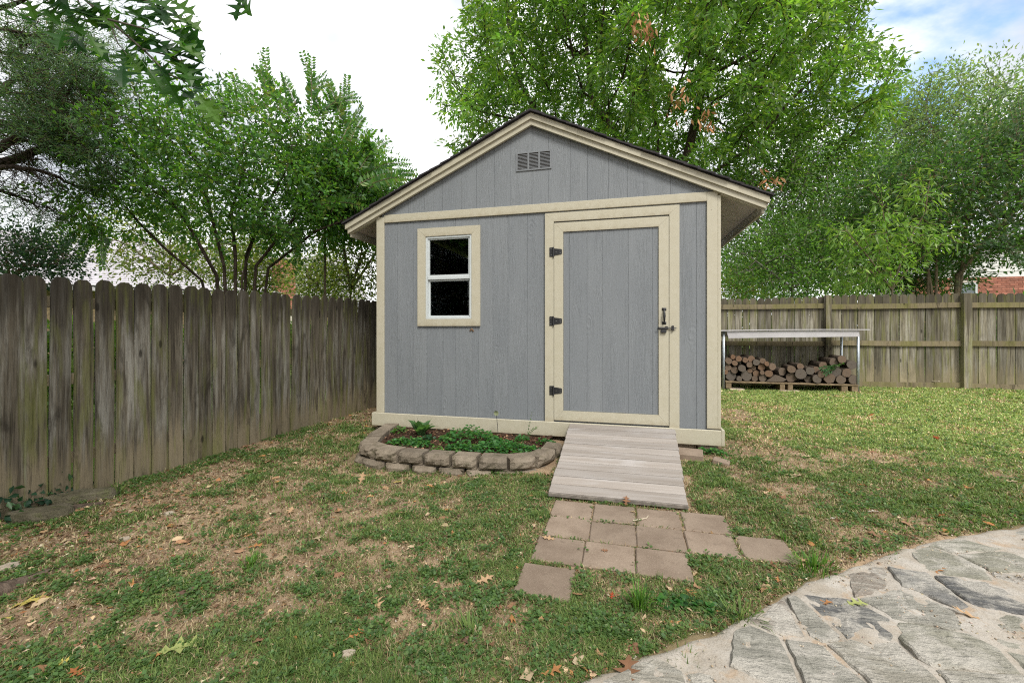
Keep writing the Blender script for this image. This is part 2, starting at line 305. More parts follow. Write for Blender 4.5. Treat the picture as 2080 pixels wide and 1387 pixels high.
# ------------------------------------------------------------------ mesh helpers
WO = {}
class MB:
    def __init__(self): self.v = []; self.f = []
    def add(self, v, f):
        o = len(self.v); self.v += [tuple(x) for x in v]; self.f += [tuple(i + o for i in q) for q in f]; return self
    def box(self, lo, hi, ch=0.0, mat=None):
        x0, y0, z0 = lo; x1, y1, z1 = hi
        if ch <= 0:
            v = [(x, y, z) for x in (x0, x1) for y in (y0, y1) for z in (z0, z1)]
            f = [(0, 1, 3, 2), (4, 6, 7, 5), (0, 4, 5, 1), (2, 3, 7, 6), (0, 2, 6, 4), (1, 5, 7, 3)]
        else:
            c = min(ch, (x1 - x0) * .45, (y1 - y0) * .45, (z1 - z0) * .45)
            v = []; idx = {}
            for a, x in enumerate((x0, x1)):
                for b, y in enumerate((y0, y1)):
                    for e, z in enumerate((z0, z1)):
                        sx, sy, sz = (c, -c)[a], (c, -c)[b], (c, -c)[e]
                        for ax, q in enumerate(((x, y + sy, z + sz), (x + sx, y, z + sz), (x + sx, y + sy, z))):
                            idx[(a, b, e, ax)] = len(v); v.append(q)
            f = []
            for a in (0, 1):
                f.append([idx[(a, b, e, 0)] for b, e in ((0, 0), (1, 0), (1, 1), (0, 1))]); f.append([idx[(b, a, e, 1)] for b, e in ((0, 0), (1, 0), (1, 1), (0, 1))]); f.append([idx[(b, e, a, 2)] for b, e in ((0, 0), (1, 0), (1, 1), (0, 1))])
            for p in (0, 1):
                for q in (0, 1):
                    f.append([idx[(0, p, q, 1)], idx[(1, p, q, 1)], idx[(1, p, q, 2)], idx[(0, p, q, 2)]])
                    f.append([idx[(p, 0, q, 0)], idx[(p, 1, q, 0)], idx[(p, 1, q, 2)], idx[(p, 0, q, 2)]])
                    f.append([idx[(p, q, 0, 0)], idx[(p, q, 1, 0)], idx[(p, q, 1, 1)], idx[(p, q, 0, 1)]])
                    for e in (0, 1): f.append([idx[(p, q, e, k)] for k in range(3)])
        if mat is not None: v = [tuple(mat @ Vector(q)) for q in v]
        return self.add(v, f)
    def prism(self, pts, h0, h1, axis='y'):
        """polygon pts (2-tuples) extruded from h0 to h1 along an axis"""
        n = len(pts)
        mk = {'y': lambda p, h: (p[0], h, p[1]), 'z': lambda p, h: (p[0], p[1], h), 'x': lambda p, h: (h, p[0], p[1])}[axis]
        v = [mk(p, h0) for p in pts] + [mk(p, h1) for p in pts]
        f = [tuple(range(n))[::-1], tuple(range(n, 2 * n))] + [(i, (i + 1) % n, n + (i + 1) % n, n + i) for i in range(n)]
        return self.add(v, f)
    def tube(self, pts, rad, n=8, cap=True):
        pts = [Vector(p) for p in pts]; m = len(pts)
        if not hasattr(rad, '__len__'): rad = [rad] * m
        v = []; f = []
        up = Vector((0.13, 0.21, 0.97))
        for i, p in enumerate(pts):
            d = (pts[min(i + 1, m - 1)] - pts[max(i - 1, 0)]).normalized()
            a = d.cross(up if abs(d.dot(up)) < 0.93 else Vector((1, 0, 0))).normalized(); b = d.cross(a)
            for k in range(n):
                t = 2 * math.pi * k / n; v.append(p + (a * math.cos(t) + b * math.sin(t)) * rad[i])
        for i in range(m - 1):
            for k in range(n): f.append((i * n + k, i * n + (k + 1) % n, (i + 1) * n + (k + 1) % n, (i + 1) * n + k))
        if cap: f += [tuple(range(n))[::-1], tuple(range((m - 1) * n, m * n))]
        return self.add(v, f)

def wloc(o): return WO.get(o.name, Vector((0, 0, 0))) if o else Vector((0, 0, 0))
def put(name, mesh, parent, origin):
    o = bpy.data.objects.new(name, mesh); col.objects.link(o)
    o.location = origin - wloc(parent)
    if parent: o.parent = parent
    WO[o.name] = origin.copy(); return o
def build(name, mb, m, parent=None, origin=None, smooth=False, fix=True):
    if origin is None:
        a = np.array(mb.v); origin = Vector(((a[:, 0].min() + a[:, 0].max()) / 2, (a[:, 1].min() + a[:, 1].max()) / 2, a[:, 2].min()))
    origin = Vector(origin)
    me = bpy.data.meshes.new(name); me.from_pydata([(x - origin.x, y - origin.y, z - origin.z) for x, y, z in mb.v], [], mb.f)
    if fix:
        bm = bmesh.new(); bm.from_mesh(me); bmesh.ops.recalc_face_normals(bm, faces=bm.faces); bm.to_mesh(me); bm.free()
    me.materials.append(M[m] if isinstance(m, str) else m)
    if smooth: me.polygons.foreach_set('use_smooth', [True] * len(me.polygons))
    me.update(); return put(name, me, parent, origin)
def tag(o, label=None, cat=None, group=None, kind=None):
    for k_, v_ in (('label', label), ('category', cat), ('group', group), ('kind', kind)):
        if v_: o[k_] = v_
    return o
def thing(name, loc, label, cat, group=None):
    o = bpy.data.objects.new(name, None); col.objects.link(o); o.empty_display_size = 0.1
    o.location = loc; WO[o.name] = Vector(loc); return tag(o, label, cat, group)
def quick(name, V, F, colr, m, parent=None, origin=(0, 0, 0), kind=None, smooth=False):
    """numpy mesh: V (n,3), F (m,3) triangles, colr (n,3) vertex colours"""
    me = bpy.data.meshes.new(name); V = np.asarray(V, np.float32) - np.array(origin, np.float32); F = np.asarray(F, np.int32)
    me.vertices.add(len(V)); me.vertices.foreach_set('co', V.ravel())
    me.loops.add(F.size); me.loops.foreach_set('vertex_index', F.ravel())
    me.polygons.add(len(F)); me.polygons.foreach_set('loop_start', np.arange(0, F.size, F.shape[1], dtype=np.int32)); me.polygons.foreach_set('loop_total', np.full(len(F), F.shape[1], np.int32))
    if colr is not None:
        a = me.attributes.new('col', 'FLOAT_COLOR', 'POINT'); a.data.foreach_set('color', np.concatenate([colr, np.ones((len(colr), 1))], 1).astype(np.float32).ravel())
    me.materials.append(M[m]); me.update(calc_edges=True); me.validate()
    if smooth: me.polygons.foreach_set('use_smooth', [True] * len(me.polygons))
    o = put(name, me, parent, Vector(origin)); tag(o, kind=kind); return o

def h2(ix, iy, s):
    a = np.sin(ix * 127.1 + iy * 311.7 + s * 74.7) * 43758.5453
    return a - np.floor(a)
def vn(x, y, sc, s=0):
    x = np.asarray(x, float) * sc; y = np.asarray(y, float) * sc
    ix, iy = np.floor(x), np.floor(y); fx, fy = x - ix, y - iy; fx = fx * fx * (3 - 2 * fx); fy = fy * fy * (3 - 2 * fy)
    return (h2(ix, iy, s) * (1 - fx) + h2(ix + 1, iy, s) * fx) * (1 - fy) + (h2(ix, iy + 1, s) * (1 - fx) + h2(ix + 1, iy + 1, s) * fx) * fy
def fbm(x, y, sc, s=0, o=4):
    t = 0; a = 0.5; n = 0
    for i in range(o): t = t + a * vn(x, y, sc * 2 ** i, s + i * 7); n += a; a *= 0.5
    return t / n
def sst(a, b, x):
    t = np.clip((np.asarray(x, float) - a) / (b - a), 0, 1); return t * t * (3 - 2 * t)

# ------------------------------------------------------------------ terrain
PX = np.array([-4.0, -1.6, -1.0, -0.6, -0.3, -0.08, 0.06, 0.405, 0.595, 0.83, 1.31, 1.66, 2.29, 3.5, 5.5, 12.0])
PY = np.array([-1.5, 0.2, 0.75, 1.05, 1.27, 1.46, 1.60, 1.87, 2.05, 2.29, 2.63, 2.88, 3.23, 3.78, 4.4, 6.2])
def patio_y(x): return np.interp(x, PX, PY) + (fbm(x, np.asarray(x) * 0, 4.0, 91, 3) - 0.5) * 0.09
def gz(x, y, rough=True):
    x = np.asarray(x, float); y = np.asarray(y, float)
    t = sst(-0.7, -3.9, x)
    left = np.clip(-0.09 + 0.033 * (y - 1.9), -0.13, 0.08) + 0.0
    right = 0.10 * sst(3.8, 9.0, y) + 0.012 * np.clip(x - 2, 0, 5) * sst(5, 9, y)
    z = left * t + right * (1 - t)
    pl = np.exp(-(((x + 1.75) / 1.0) ** 2 + ((y - 3.25) / 0.5) ** 2)); z = z - 0.062 * pl
    z = z + 0.022 * sst(0.0, 0.35, y - patio_y(x)) * sst(0.5, 1.4, x) * sst(3.6, 2.8, y)
    if rough: z = z + (fbm(x, y, 2.0, 3, 3) - 0.5) * 0.03 + (fbm(x, y, 14, 5, 2) - 0.5) * 0.012
    inside = sst(0.0, -0.05, y - patio_y(x)); z = z * (1 - inside) + (-0.045) * inside
    near_p = sst(0.0, 0.06, np.maximum(np.maximum(-0.50 - x, x - 0.90), np.maximum(1.82 - y, y - 3.06)))
    z = np.where(near_p < 1, np.minimum(z, -0.008 + 0.02 * near_p + z * near_p), z)
    return z
def rects_in(x, y, rs):
    m = np.zeros(np.shape(x), bool)
    for a, b, c_, d in rs: m |= (x > a) & (x < b) & (y > c_) & (y < d)
    return m
PAVERS = []   # (cx, cy)
for r_, (yc, xs_) in enumerate(((2.815, (-0.315, -0.05, 0.215, 0.485)), (2.545, (-0.31, -0.052, 0.205, 0.468, 0.735)), (2.27, (-0.325, -0.066, 0.195)), (1.985, (-0.345,)))):
    for j, xc in enumerate(xs_): PAVERS.append((xc, yc + (0.012 if r_ == 1 and j == 4 else 0) + 0.006 * math.sin(j * 5 + r_)))
PH = 0.128
NOGRASS = [(-2.78, 0.93, 4.40, 7.6), (-2.5, -0.56, 3.46, 4.5), (-0.53, 0.45, 3.02, 4.5), (0.42, 0.70, 4.10, 4.45)]
pav_r = [(a - PH, a + PH, b - PH, b + PH) for a, b in PAVERS]
def fence_x(y): return -3.97 + (y - 1.91) * 0.1248
def grass_amt(x, y):
    """how much grows where: thin under the oak on the left, a bare strip by the fence and by the patio, denser out in the open"""
    n = fbm(x, y, 1.3, 11, 4); n2 = fbm(x, y, 4.5, 23, 3)
    a = 0.53 + (n - 0.5) * 1.6 + (n2 - 0.5) * 1.7 + (fbm(x, y, 12, 29, 2) - .5) * .7
    a = a + 0.55 * sst(1.0, 3.0, x) * sst(3.8, 6.0, y) + 0.18 * sst(0.9, 1.6, x)
    a = a - 0.42 * sst(0.9, 0.0, x - fence_x(y)) * sst(1.6, 1.0, y * 0 + 1.2) - 0.25 * sst(-2.3, -3.2, x)
    a = a - 0.55 * sst(4.6, 5.4, y) * sst(-2.4, -2.8, x)
    a = a - 0.42 * np.exp(-(((x - 1.15) / .75) ** 2 + ((y - 3.0) / .75) ** 2)) - 0.30 * np.exp(-(((x - 1.2) / .5) ** 2 + ((y - 4.6) / 1.0) ** 2)) - 0.25 * np.exp(-(((x + 1.9) / .7) ** 2 + ((y - 2.2) / .5) ** 2)) - 0.2 * np.exp(-(((x + .75) / .3) ** 2 + ((y - 1.55) / .3) ** 2))
    a = a - 0.5 * sst(0.05, -0.05, y - patio_y(x)) * sst(.6, 1.4, x)
    a = a + 0.30 * sst(0.35, 0.1, np.abs(y - patio_y(x) - 0.38))* sst(2.2,1.0,x)
    return np.clip(a, 0, 1)
def axis(a, b, st, lo, hi):
    core = np.arange(a, b + 1e-6, st); g = [a]; s_ = st
    while g[-1] > lo: s_ *= 1.35; g.append(g[-1] - s_)
    k_ = [b]; s_ = st
    while k_[-1] < hi: s_ *= 1.35; k_.append(k_[-1] + s_)
    return np.concatenate([np.array(g[1:])[::-1], core, np.array(k_[1:])])
xs_ = axis(-4.2, 5.2, 0.04, -400, 400); ys_ = axis(0.6, 9.2, 0.04, -60, 600)
XX, YY = np.meshgrid(xs_, ys_); ZZ = gz(XX, YY)
ny, nx = XX.shape; ii = np.arange(ny * nx).reshape(ny, nx)
F_ = np.stack([ii[:-1, :-1], ii[:-1, 1:], ii[1:, 1:], ii[1:, :-1]], -1).reshape(-1, 4)
ground = quick('ground', np.stack([XX, YY, ZZ], -1).reshape(-1, 3), F_, None, 'earth', kind='structure', smooth=True)
at = ground.data.attributes.new('grass', 'FLOAT', 'POINT'); at.data.foreach_set('value', grass_amt(XX, YY).astype(np.float32).ravel())
lawn = np.maximum(sst(0.0, 0.4, fence_x(YY) - XX), sst(9.25, 9.6, YY))
at = ground.data.attributes.new('lawn', 'FLOAT', 'POINT'); at.data.foreach_set('value', lawn.astype(np.float32).ravel())

# patio of flagstones set in mortar
def patio():
    px_ = np.linspace(-1.5, 6.0, 220); T = np.linspace(0, 1, 120) ** 1.3
    X = np.repeat(px_[None], 120, 0); top = patio_y(px_) + 0.055; Y = top[None] + (np.minimum(top, 0) - 1.5 - top)[None] * T[:, None]
    Z = 0.0015 + (fbm(X, Y, 9, 40, 5) - 0.5) * 0.034 - 0.030 * sst(0.10, 0.0, top[None] - Y)
    i_ = np.arange(X.size).reshape(X.shape); F = np.stack([i_[:-1, :-1], i_[:-1, 1:], i_[1:, 1:], i_[1:, :-1]], -1).reshape(-1, 4)
    base = quick('patio', np.stack([X, Y, Z], -1).reshape(-1, 3), F, None, 'mortar', kind='structure', smooth=True)
    # irregular slabs
    r = np.random.default_rng(21); th = R(28); ct, st_ = math.cos(th), math.sin(th)
    seeds = []
    for i in range(-14, 22):
        for j in range(-16, 22):
            u = (i + 0.5 * (j % 2) + r.uniform(-.46, .46)) * 0.335; v = (j + r.uniform(-.45, .45)) * 0.185
            seeds.append((u * ct - v * st_ + 1, u * st_ + v * ct + 1.2))
    S = np.array(seeds); keep = []
    for k_, s_ in enumerate(S):
        if not (-0.7 < s_[0] < 3.6 and 0.75 < s_[1] < patio_y(s_[0]) - 0.06): continue
        d = np.hypot(*(S - s_).T); near = np.argsort(d)[1:18]
        poly = [s_ + np.array(q) for q in ((-.6, -.6), (.6, -.6), (.6, .6), (-.6, .6))]
        for q in near:
            n = S[q] - s_; L = np.hypot(*n); n = n / L; lim = L / 2 - 0.009
            out = []
            for a, b in zip(poly, poly[1:] + poly[:1]):
                da, db = (a - s_) @ n - lim, (b - s_) @ n - lim
                if da <= 0: out.append(a)
                if da * db < 0: out.append(a + (b - a) * (da / (da - db)))
            poly = out
        if len(poly) >= 3: keep.append((s_, poly))
    keep.sort(key=lambda q: np.hypot(*q[0]))
    for s_, poly in keep[:170]:
        pts = []
        for a, b in zip(poly, poly[1:] + poly[:1]):
            L = np.hypot(*(b - a)); m_ = max(1, int(L / 0.032))
            for t in range(m_): pts.append(a + (b - a) * t / m_)
        C = np.mean(pts, 0); pts = [C + (p - C) * (1.0 + r.uniform(-.06, .05)) for p in pts]
        pts = [np.array((p[0], min(p[1], patio_y(p[0]) - 0.05))) for p in pts]
        n = len(pts); h = r.uniform(-0.003, 0.010); tx, ty = r.normal(0, .012, 2)
        def zz(p, e): return float(h + (p[0] - C[0]) * tx + (p[1] - C[1]) * ty + (fbm(p[0], p[1], 16, 51, 3) - .5) * .022 + e)
        v = [(*p, -0.05) for p in pts] + [(*p, zz(p, -0.004)) for p in pts] + [(*(C + (p - C) * 0.95), zz(C + (p - C) * .95, 0.003)) for p in pts] + [(*(C + (p - C) * q_), zz(C + (p - C) * q_, 0.004)) for q_ in (.74, .5, .25) for p in pts] + [(*C, zz(C, 0.005))]
        f = []
        for k_ in range(n):
            q = (k_ + 1) % n
            for L_ in range(5): f.append((L_ * n + k_, L_ * n + q, (L_ + 1) * n + q, (L_ + 1) * n + k_))
            f.append((5 * n + k_, 5 * n + q, 6 * n))
        mb = MB(); mb.add(v, f); build('flagstone', mb, 'flag', base, smooth=False)
patio()
def paving():
    """concrete stepping pavers laid as a small path"""
    mb = MB(); mb.box((-0.47, 1.86, -0.06), (0.6, 2.95, -0.012)); base = build('path', mb, 'earth'); tag(base, kind='structure')
    src = None
    for k_, (a, b) in enumerate(PAVERS):
        mb = MB(); t = Matrix.Translation((a, b, 0)) @ Matrix.Rotation(R(random.uniform(-1.2, 1.2)), 4, 'Z') @ Matrix.Rotation(R(random.uniform(-.6, .6)), 4, 'X') @ Matrix.Rotation(R(random.uniform(-.6, .6)), 4, 'Y')
        mb.box((-PH, -PH, -0.045), (PH, PH, 0.004 + random.uniform(-.003, .004)), 0.006, t); build('paver', mb, 'paver', base)
paving()

# ------------------------------------------------------------------ shed
SX0, SX1, SY, SY1 = -2.762, 0.898, 4.48, 7.5
RX = -0.925
SL = 0.466
def rake(x, z0=3.424): return z0 - SL * abs(x - RX)
shed = thing('garden_shed', (RX, SY, 0.06), 'grey vertical-sided garden shed with cream trim and shallow gable roof', 'shed')
def shed_fn():
    Z0, ZT = 0.19, 2.46
    win = (-2.144, 1.281, -1.596, 2.207); door = (-0.69, 0.19, 0.444, 2.282)
    yb, yf = 4.5035, 4.500
    # carcass: back, sides, floor, inner lining
    mb = MB(); mb.box((SX0 + .03, yb + .0006, Z0), (win[0], yb + .02, ZT)); mb.box((win[2], yb + .0006, Z0), (SX1 - .03, yb + .02, ZT)); mb.box((win[0], yb + .0006, Z0), (win[2], yb + .02, win[1])); mb.box((win[0], yb + .0006, win[3]), (win[2], yb + .02, ZT))
    mb.prism([(SX0 + .03, ZT), (SX1 - .03, ZT), (RX, rake(RX) - .12)], yb + .0006, yb + .02)
    mb.box((SX0 + .03, SY1 - .02, Z0), (SX1 - .03, SY1, ZT)); mb.prism([(SX0 + .03, ZT), (SX1 - .03, ZT), (RX, rake(RX) - .12)], SY1 - .02, SY1)
    mb.box((SX0 + .012, yb + .021, Z0), (SX0 + .03, SY1 - .021, ZT)); mb.box((SX1 - .03, yb + .021, Z0), (SX1 - .012, SY1 - .021, ZT))
    mb.box((SX0 + .031, yb + .021, Z0), (SX1 - .031, SY1 - .021, Z0 + .02))
    build('wall', mb, 'siding', shed)
    mb = MB()
    for x in (-2.16, -1.59, -1.2, -0.72): mb.box((x - .019, yb + .021, Z0 + .021), (x + .019, yb + .10, ZT))
    mb.box((-2.14, yb + .021, 1.22), (-1.61, yb + .10, 1.26)); build('stud', mb, 'raw_stud', shed)
    mb = MB(); mb.box((-2.7, 6.4, 1.1), (-0.8, 6.9, 1.14)); mb.box((-2.7, 6.4, 1.65), (-0.8, 6.9, 1.69)); mb.box((-2.3, 6.45, 1.141), (-2.0, 6.8, 1.40)); mb.box((-1.7, 6.45, 1.141), (-1.45, 6.8, 1.33)); mb.box((-1.3, 6.5, 1.691), (-1.0, 6.8, 1.95)); build('shelf', mb, 'dark_inside', shed)
    # siding boards, lower wall
    gl = [-2.74, -2.505, -2.30, -2.133, -1.94, -1.79, -1.521, -1.359, -1.19, -0.978, -0.80, -0.531, -0.35, -0.192, 0.058, 0.292, 0.49, 0.694, 0.876]
    for a, b in zip(gl, gl[1:]):
        a2, b2 = a + .0011, b - .0011; mb = MB()
        def piece(x0, z0, x1, z1):
            if x1 - x0 > .004 and z1 - z0 > .004: mb.box((x0, yf, z0), (x1, yb, z1), .0025)
        cuts = [win, door]; hit = [c_ for c_ in cuts if a2 < c_[2] and b2 > c_[0]]
        if not hit: piece(a2, Z0, b2, ZT - .03)
        for c_ in hit:
            piece(a2, Z0, min(b2, c_[0]), ZT - .03); piece(max(a2, c_[2]), Z0, b2, ZT - .03)
            xa, xb = max(a2, c_[0]), min(b2, c_[2]); piece(xa, Z0, xb, c_[1]); piece(xa, c_[3], xb, ZT - .03)
        for q in range(0, len(mb.v), 24):
            m1 = MB(); m1.v = mb.v[q:q + 24]; m1.f = [tuple(i - q for i in f_) for f_ in mb.f if q <= f_[0] < q + 24]; build('siding_board', m1, 'siding', shed)
    gg = [-2.70, -2.55, -2.36, -2.163, -1.942, -1.715, -1.544, -1.342, -1.156, -0.925, -0.747, -0.521, -0.345, -0.134, 0.05, 0.209, 0.457, 0.699, 0.84]
    for a, b in zip(gg, gg[1:]):
        a2, b2 = a + .0011, b - .0011; t = lambda x: rake(x) - .06
        pts = [(a2, ZT - .02), (b2, ZT - .02), (b2, max(t(b2), ZT)), (a2, max(t(a2), ZT))]
        if a2 < RX < b2: pts.insert(3, (RX, t(RX)))
        mb = MB(); mb.prism(pts, yf - .004, yb); build('siding_board', mb, 'siding', shed)
    # side walls boards (right and left)
    for x0, x1 in ((SX1 - .012, SX1), (SX0, SX0 + .012)):
        for k_ in range(15):
            y = SY + .10 + k_ * .196
            mb = MB(); mb.box((x0, y + .003, Z0), (x1, min(y + .193, SY1), ZT - .02), .0025); build('siding_board', mb, 'siding', shed)
    # trims
    def trim(name, x0, z0, x1, z1, y0=SY, y1=yf - .001, par=shed, ch=.003):
        mb = MB(); mb.box((x0, y0, z0), (x1, y1, z1), ch); return build(name, mb, 'trim', par)
    trim('corner_board', SX0, 0.205, SX0 + .098, 2.462); trim('corner_board', SX1 - .112, 0.215, SX1 - .016, 2.480)
    mb = MB(); mb.box((SX1 - .0155, SY + .001, 0.215), (SX1 + .012, SY + .09, 2.44), .003); build('corner_board', mb, 'trim', shed)
    trim('band_board', SX0 + .0985, 2.392, SX1 - .1125, 2.482)
    mb = MB(); mb.box((SX0 - .018, 4.452, 0.060), (SX1 + .012, 4.478, 0.208), .004); o = build('skirt_board', mb, 'trim', shed)
    mb = MB(); mb.box((SX1 + .0125, 4.453, 0.060), (SX1 + .040, SY1, 0.215), .004); build('skirt_board', mb, 'trim', shed)
    mb = MB(); mb.box((SX0 - .045, 4.453, 0.060), (SX0 - .0185, SY1, 0.206), .004); build('skirt_board', mb, 'trim', shed)
    # mitred frames
    def frame(x0, z0, x1, z1, wd, y0, y1, name, par, mat='trim', sides='LRTB', wt=None, wb=None):
        wt = wd if wt is None else wt; wb = wd if wb is None else wb; g_ = .0012
        qs = dict(L=[(x0, z0), (x0 + wd, z0 + wb), (x0 + wd, z1 - wt), (x0, z1)], R=[(x1, z0), (x1, z1), (x1 - wd, z1 - wt), (x1 - wd, z0 + wb)],
                  T=[(x0 + g_, z1), (x0 + wd + g_, z1 - wt), (x1 - wd - g_, z1 - wt), (x1 - g_, z1)], B=[(x0 + g_, z0), (x1 - g_, z0), (x1 - wd - g_, z0 + wb), (x0 + wd + g_, z0 + wb)])
        for s_ in sides:
            mb = MB(); mb.prism(qs[s_], y0, y1); build(name, mb, mat, par)
    # window
    wq = MB(); wq.box((-2.12, 4.4885, 1.2825), (-1.622, 4.4995, 1.300)); wroot = build('window', wq, 'white_vinyl', shed)
    frame(-2.241, 1.203, -1.499, 2.300, .097, SY - .002, yf - .001, 'casing', wroot, wt=.093, wb=.078)
    frame(-2.143, 1.282, -1.597, 2.206, .022, 4.487, 4.56, 'window_frame', wroot, 'white_vinyl')
    for z0, z1, yy in ((1.757, 2.186, 4.500), (1.302, 1.722, 4.515)):
        frame(-2.120, z0, -1.620, z1, .018, yy, yy + .028, 'sash', wroot, 'white_vinyl')
        mb = MB(); mb.box((-2.103, yy + .012, z0 + .017), (-1.637, yy + .016, z1 - .017)); build('pane', mb, 'glass', wroot)
    mb = MB(); mb.box((-2.119, 4.492, 1.7225), (-1.621, 4.499, 1.756), .002); build('meeting_rail', mb, 'white_vinyl', wroot)
    mb = MB(); mb.box((-1.90, 4.5, 1.17), (-1.86, 4.503, 1.185));
    # door with its frame
    frame(-0.783, 0.208, 0.539, 2.376, .0925, SY - .003, yf - .001, 'door_casing', shed, sides='LRT', wt=.09, wb=.0)
    dq = MB(); dq.box((-0.685, 4.4925, 0.226), (0.440, 4.53, 2.268)); droot = build('door', dq, 'siding', shed)
    frame(-0.686, 0.224, 0.441, 2.270, .094, SY - .005, yf - .003, 'door_rail', droot, wt=.096, wb=.10)
    dg = [-0.590, -0.531, -0.35, -0.192, 0.058, 0.292, 0.346]
    for a, b in zip(dg, dg[1:]):
        mb = MB(); mb.box((a + .0012, 4.489, 0.326), (b - .0012, yf - .0025, 2.172), .0015); build('siding_board', mb, 'siding', droot)
    for z in (1.969, 1.252, 0.530):
        mb = MB(); y = SY - .0055
        mb.box((-0.735, y - .004, z - .048), (-0.700, y, z + .048), .002)
        mb.tube([(-0.6925, y - .009, z - .050), (-0.6925, y - .009, z + .050)], .0085, 10)
        mb.prism([(-0.684, z - .036), (-0.610, z - .026), (-0.604, z - .020), (-0.604, z + .020), (-0.610, z + .026), (-0.684, z + .036)], y - .005, y - .001)
        hg = build('hinge', mb, 'black_iron', droot)
        sc_ = MB()
        for sx, sz in ((-0.718, -.03), (-0.718, .03), (-0.664, 0), (-0.622, .012), (-0.622, -.012)): sc_.tube([(sx, y - .0065, z + sz), (sx, y - .004, z + sz)], .0035, 8)
        build('screw', sc_, 'screw', hg)
    mb = MB(); y = SY - .0055
    for z in (1.227, 1.362): mb.box((0.376, y - .004, z - .014), (0.418, y, z + .014), .002)
    mb.tube([(0.397, y - .004, 1.227), (0.397, y - .024, 1.238), (0.397, y - .034, 1.265), (0.397, y - .036, 1.295), (0.397, y - .034, 1.325), (0.397, y - .024, 1.351), (0.397, y - .004, 1.362)], [.008, .008, .010, .013, .010, .008, .008], 10)
    build('handle', mb, 'black_iron', droot, smooth=True)
    mb = MB(); mb.box((0.345, y - .006, 1.166), (0.436, y, 1.188), .002); mb.box((0.366, y - .022, 1.130), (0.418, y - .0065, 1.1655), .004); mb.box((0.405, y - .018, 1.1885), (0.43, y - .0065, 1.196), .002)
    mb.tube([(0.350, y - .013, 1.177), (0.509, y - .013, 1.177)], .0052, 10); mb.box((0.466, y - .020, 1.152), (0.487, y + .001, 1.202), .003)
    mb.tube([(0.33, y - .013, 1.172), (0.345, y - .014, 1.177)], .005, 8); build('slide_bolt', mb, 'black_iron', droot)
    # gable vent: frame, mullions, louvre slats
    vq = MB(); x0, x1, z0, z1 = -1.096, -0.716, 2.846, 3.043; yv = yf - .014
    for a, b, c_, d in ((x0, z0, x1, z0 + .014), (x0, z1 - .014, x1, z1), (x0, z0 + .0141, x0 + .016, z1 - .0141), (x1 - .016, z0 + .0141, x1, z1 - .0141), (x0 + .124, z0 + .0141, x0 + .142, z1 - .0141), (x0 + .240, z0 + .0141, x0 + .258, z1 - .0141)): vq.box((a, yv, b), (c_, yf - .0045, d))
    vroot = build('gable_vent', vq, 'vent_grey', shed)
    bq = MB(); bq.box((x0 + .01, yf - .0055, z0 + .01), (x1 - .01, yf - .0045, z1 - .01)); build('vent_backing', bq, 'dark_inside', vroot)
    for a, b in ((x0 + .016, x0 + .124), (x0 + .142, x0 + .240), (x0 + .258, x1 - .016)):
        for k_ in range(11):
            z = z0 + .020 + k_ * .0146
            mb = MB(); mb.prism([(yv + .001, z), (yv + .003, z - .0015), (yf - .006, z + .0045), (yf - .008, z + .006)], a, b, 'x'); build('louvre', mb, 'vent_grey', vroot)
    # roof
    yF, yB = SY - .035, SY1 + .10; xL, xR = RX - 2.215, RX + 2.235
    up = MB()
    for sgn, xe in ((-1, xL), (1, xR)):
        o_ = abs(xe - RX); T = lambda d: rake(RX + d) ; e = RX + sgn * o_
        mb = MB(); mb.prism([(RX, rake(RX) - .075), (e, rake(e) - .075), (e, rake(e) - .055), (RX, rake(RX) - .055)], yF + .035, yB); build('roof_deck', mb, 'plywood', shed)
        mb = MB(); mb.prism([(RX, rake(RX) - .0545), (e, rake(e) - .0545), (e, rake(e) - .0005), (RX, rake(RX) - .0005)], yF + .002, yB); build('roof_panel', mb, 'trim', shed)
        mb = MB(); mb.prism([(RX, rake(RX)), (e, rake(e)), (e, rake(e) - .060), (RX, rake(RX) - .060)], yF - .020, yF + .0015); build('rake_trim', mb, 'trim', shed)
        e2 = e - sgn * .022
        mb = MB(); mb.prism([(RX, rake(RX) - .0605), (e2, rake(e2) - .0605), (e2, rake(e2) - .1165), (RX, rake(RX) - .1165)], yF + .000, SY - .0045); build('barge_board', mb, 'trim', shed)
        e3 = e - sgn * .030
        mb = MB(); mb.prism([(e3 - sgn * 1.28, rake(e3 - sgn * 1.28) - .0755), (e3, rake(e3) - .0755), (e3, rake(e3) - .145), (e3 - sgn * .38, rake(e3 - sgn * .38) - .145), (e3 - sgn * 1.28, rake(e3 - sgn * 1.28) - .125)], SY - .004, SY + .018)
        if True:
            mb = MB(); a, b = e3 - sgn * .375, e3 - sgn * .026
            mb.prism([(a, rake(a) - .0757), (b, rake(b) - .0757), (b, rake(b) - .128), (a, rake(a) - .128)], SY - .004, SY + .030); build('lookout', mb, 'trim', shed)
        mb = MB(); mb.box((min(e3, e3 - sgn * .024), SY - .004, rake(e3) - .155), (max(e3, e3 - sgn * .024), yB - .02, rake(e3) - .076), .003); build('fascia', mb, 'trim', shed)
        # soffit seam batten and shingle courses
        n = 18; L = o_ / n; r = random.Random(4)
        for k_ in range(n):
            a0, a1 = RX + sgn * k_ * L, RX + sgn * ((k_ + 1) * L + .03)
            yv_ = yF - .045 + r.uniform(-.014, .006)
            mb = MB(); mb.prism([(a0, rake(a0) + .006), (a1, rake(a1) + .014), (a1, rake(a1) + .034), (a0, rake(a0) + .020)], yv_, yB + .03); build('shingle_course', mb, 'shingle_dark', shed)
        mb = MB(); mb.prism([(RX, rake(RX) + .0005), (e + sgn * .02, rake(e + sgn * .02) + .0005), (e + sgn * .02, rake(e + sgn * .02) + .0045), (RX, rake(RX) + .0045)], yF - .032, yB + .02); build('drip_edge', mb, 'shingle_dark', shed)
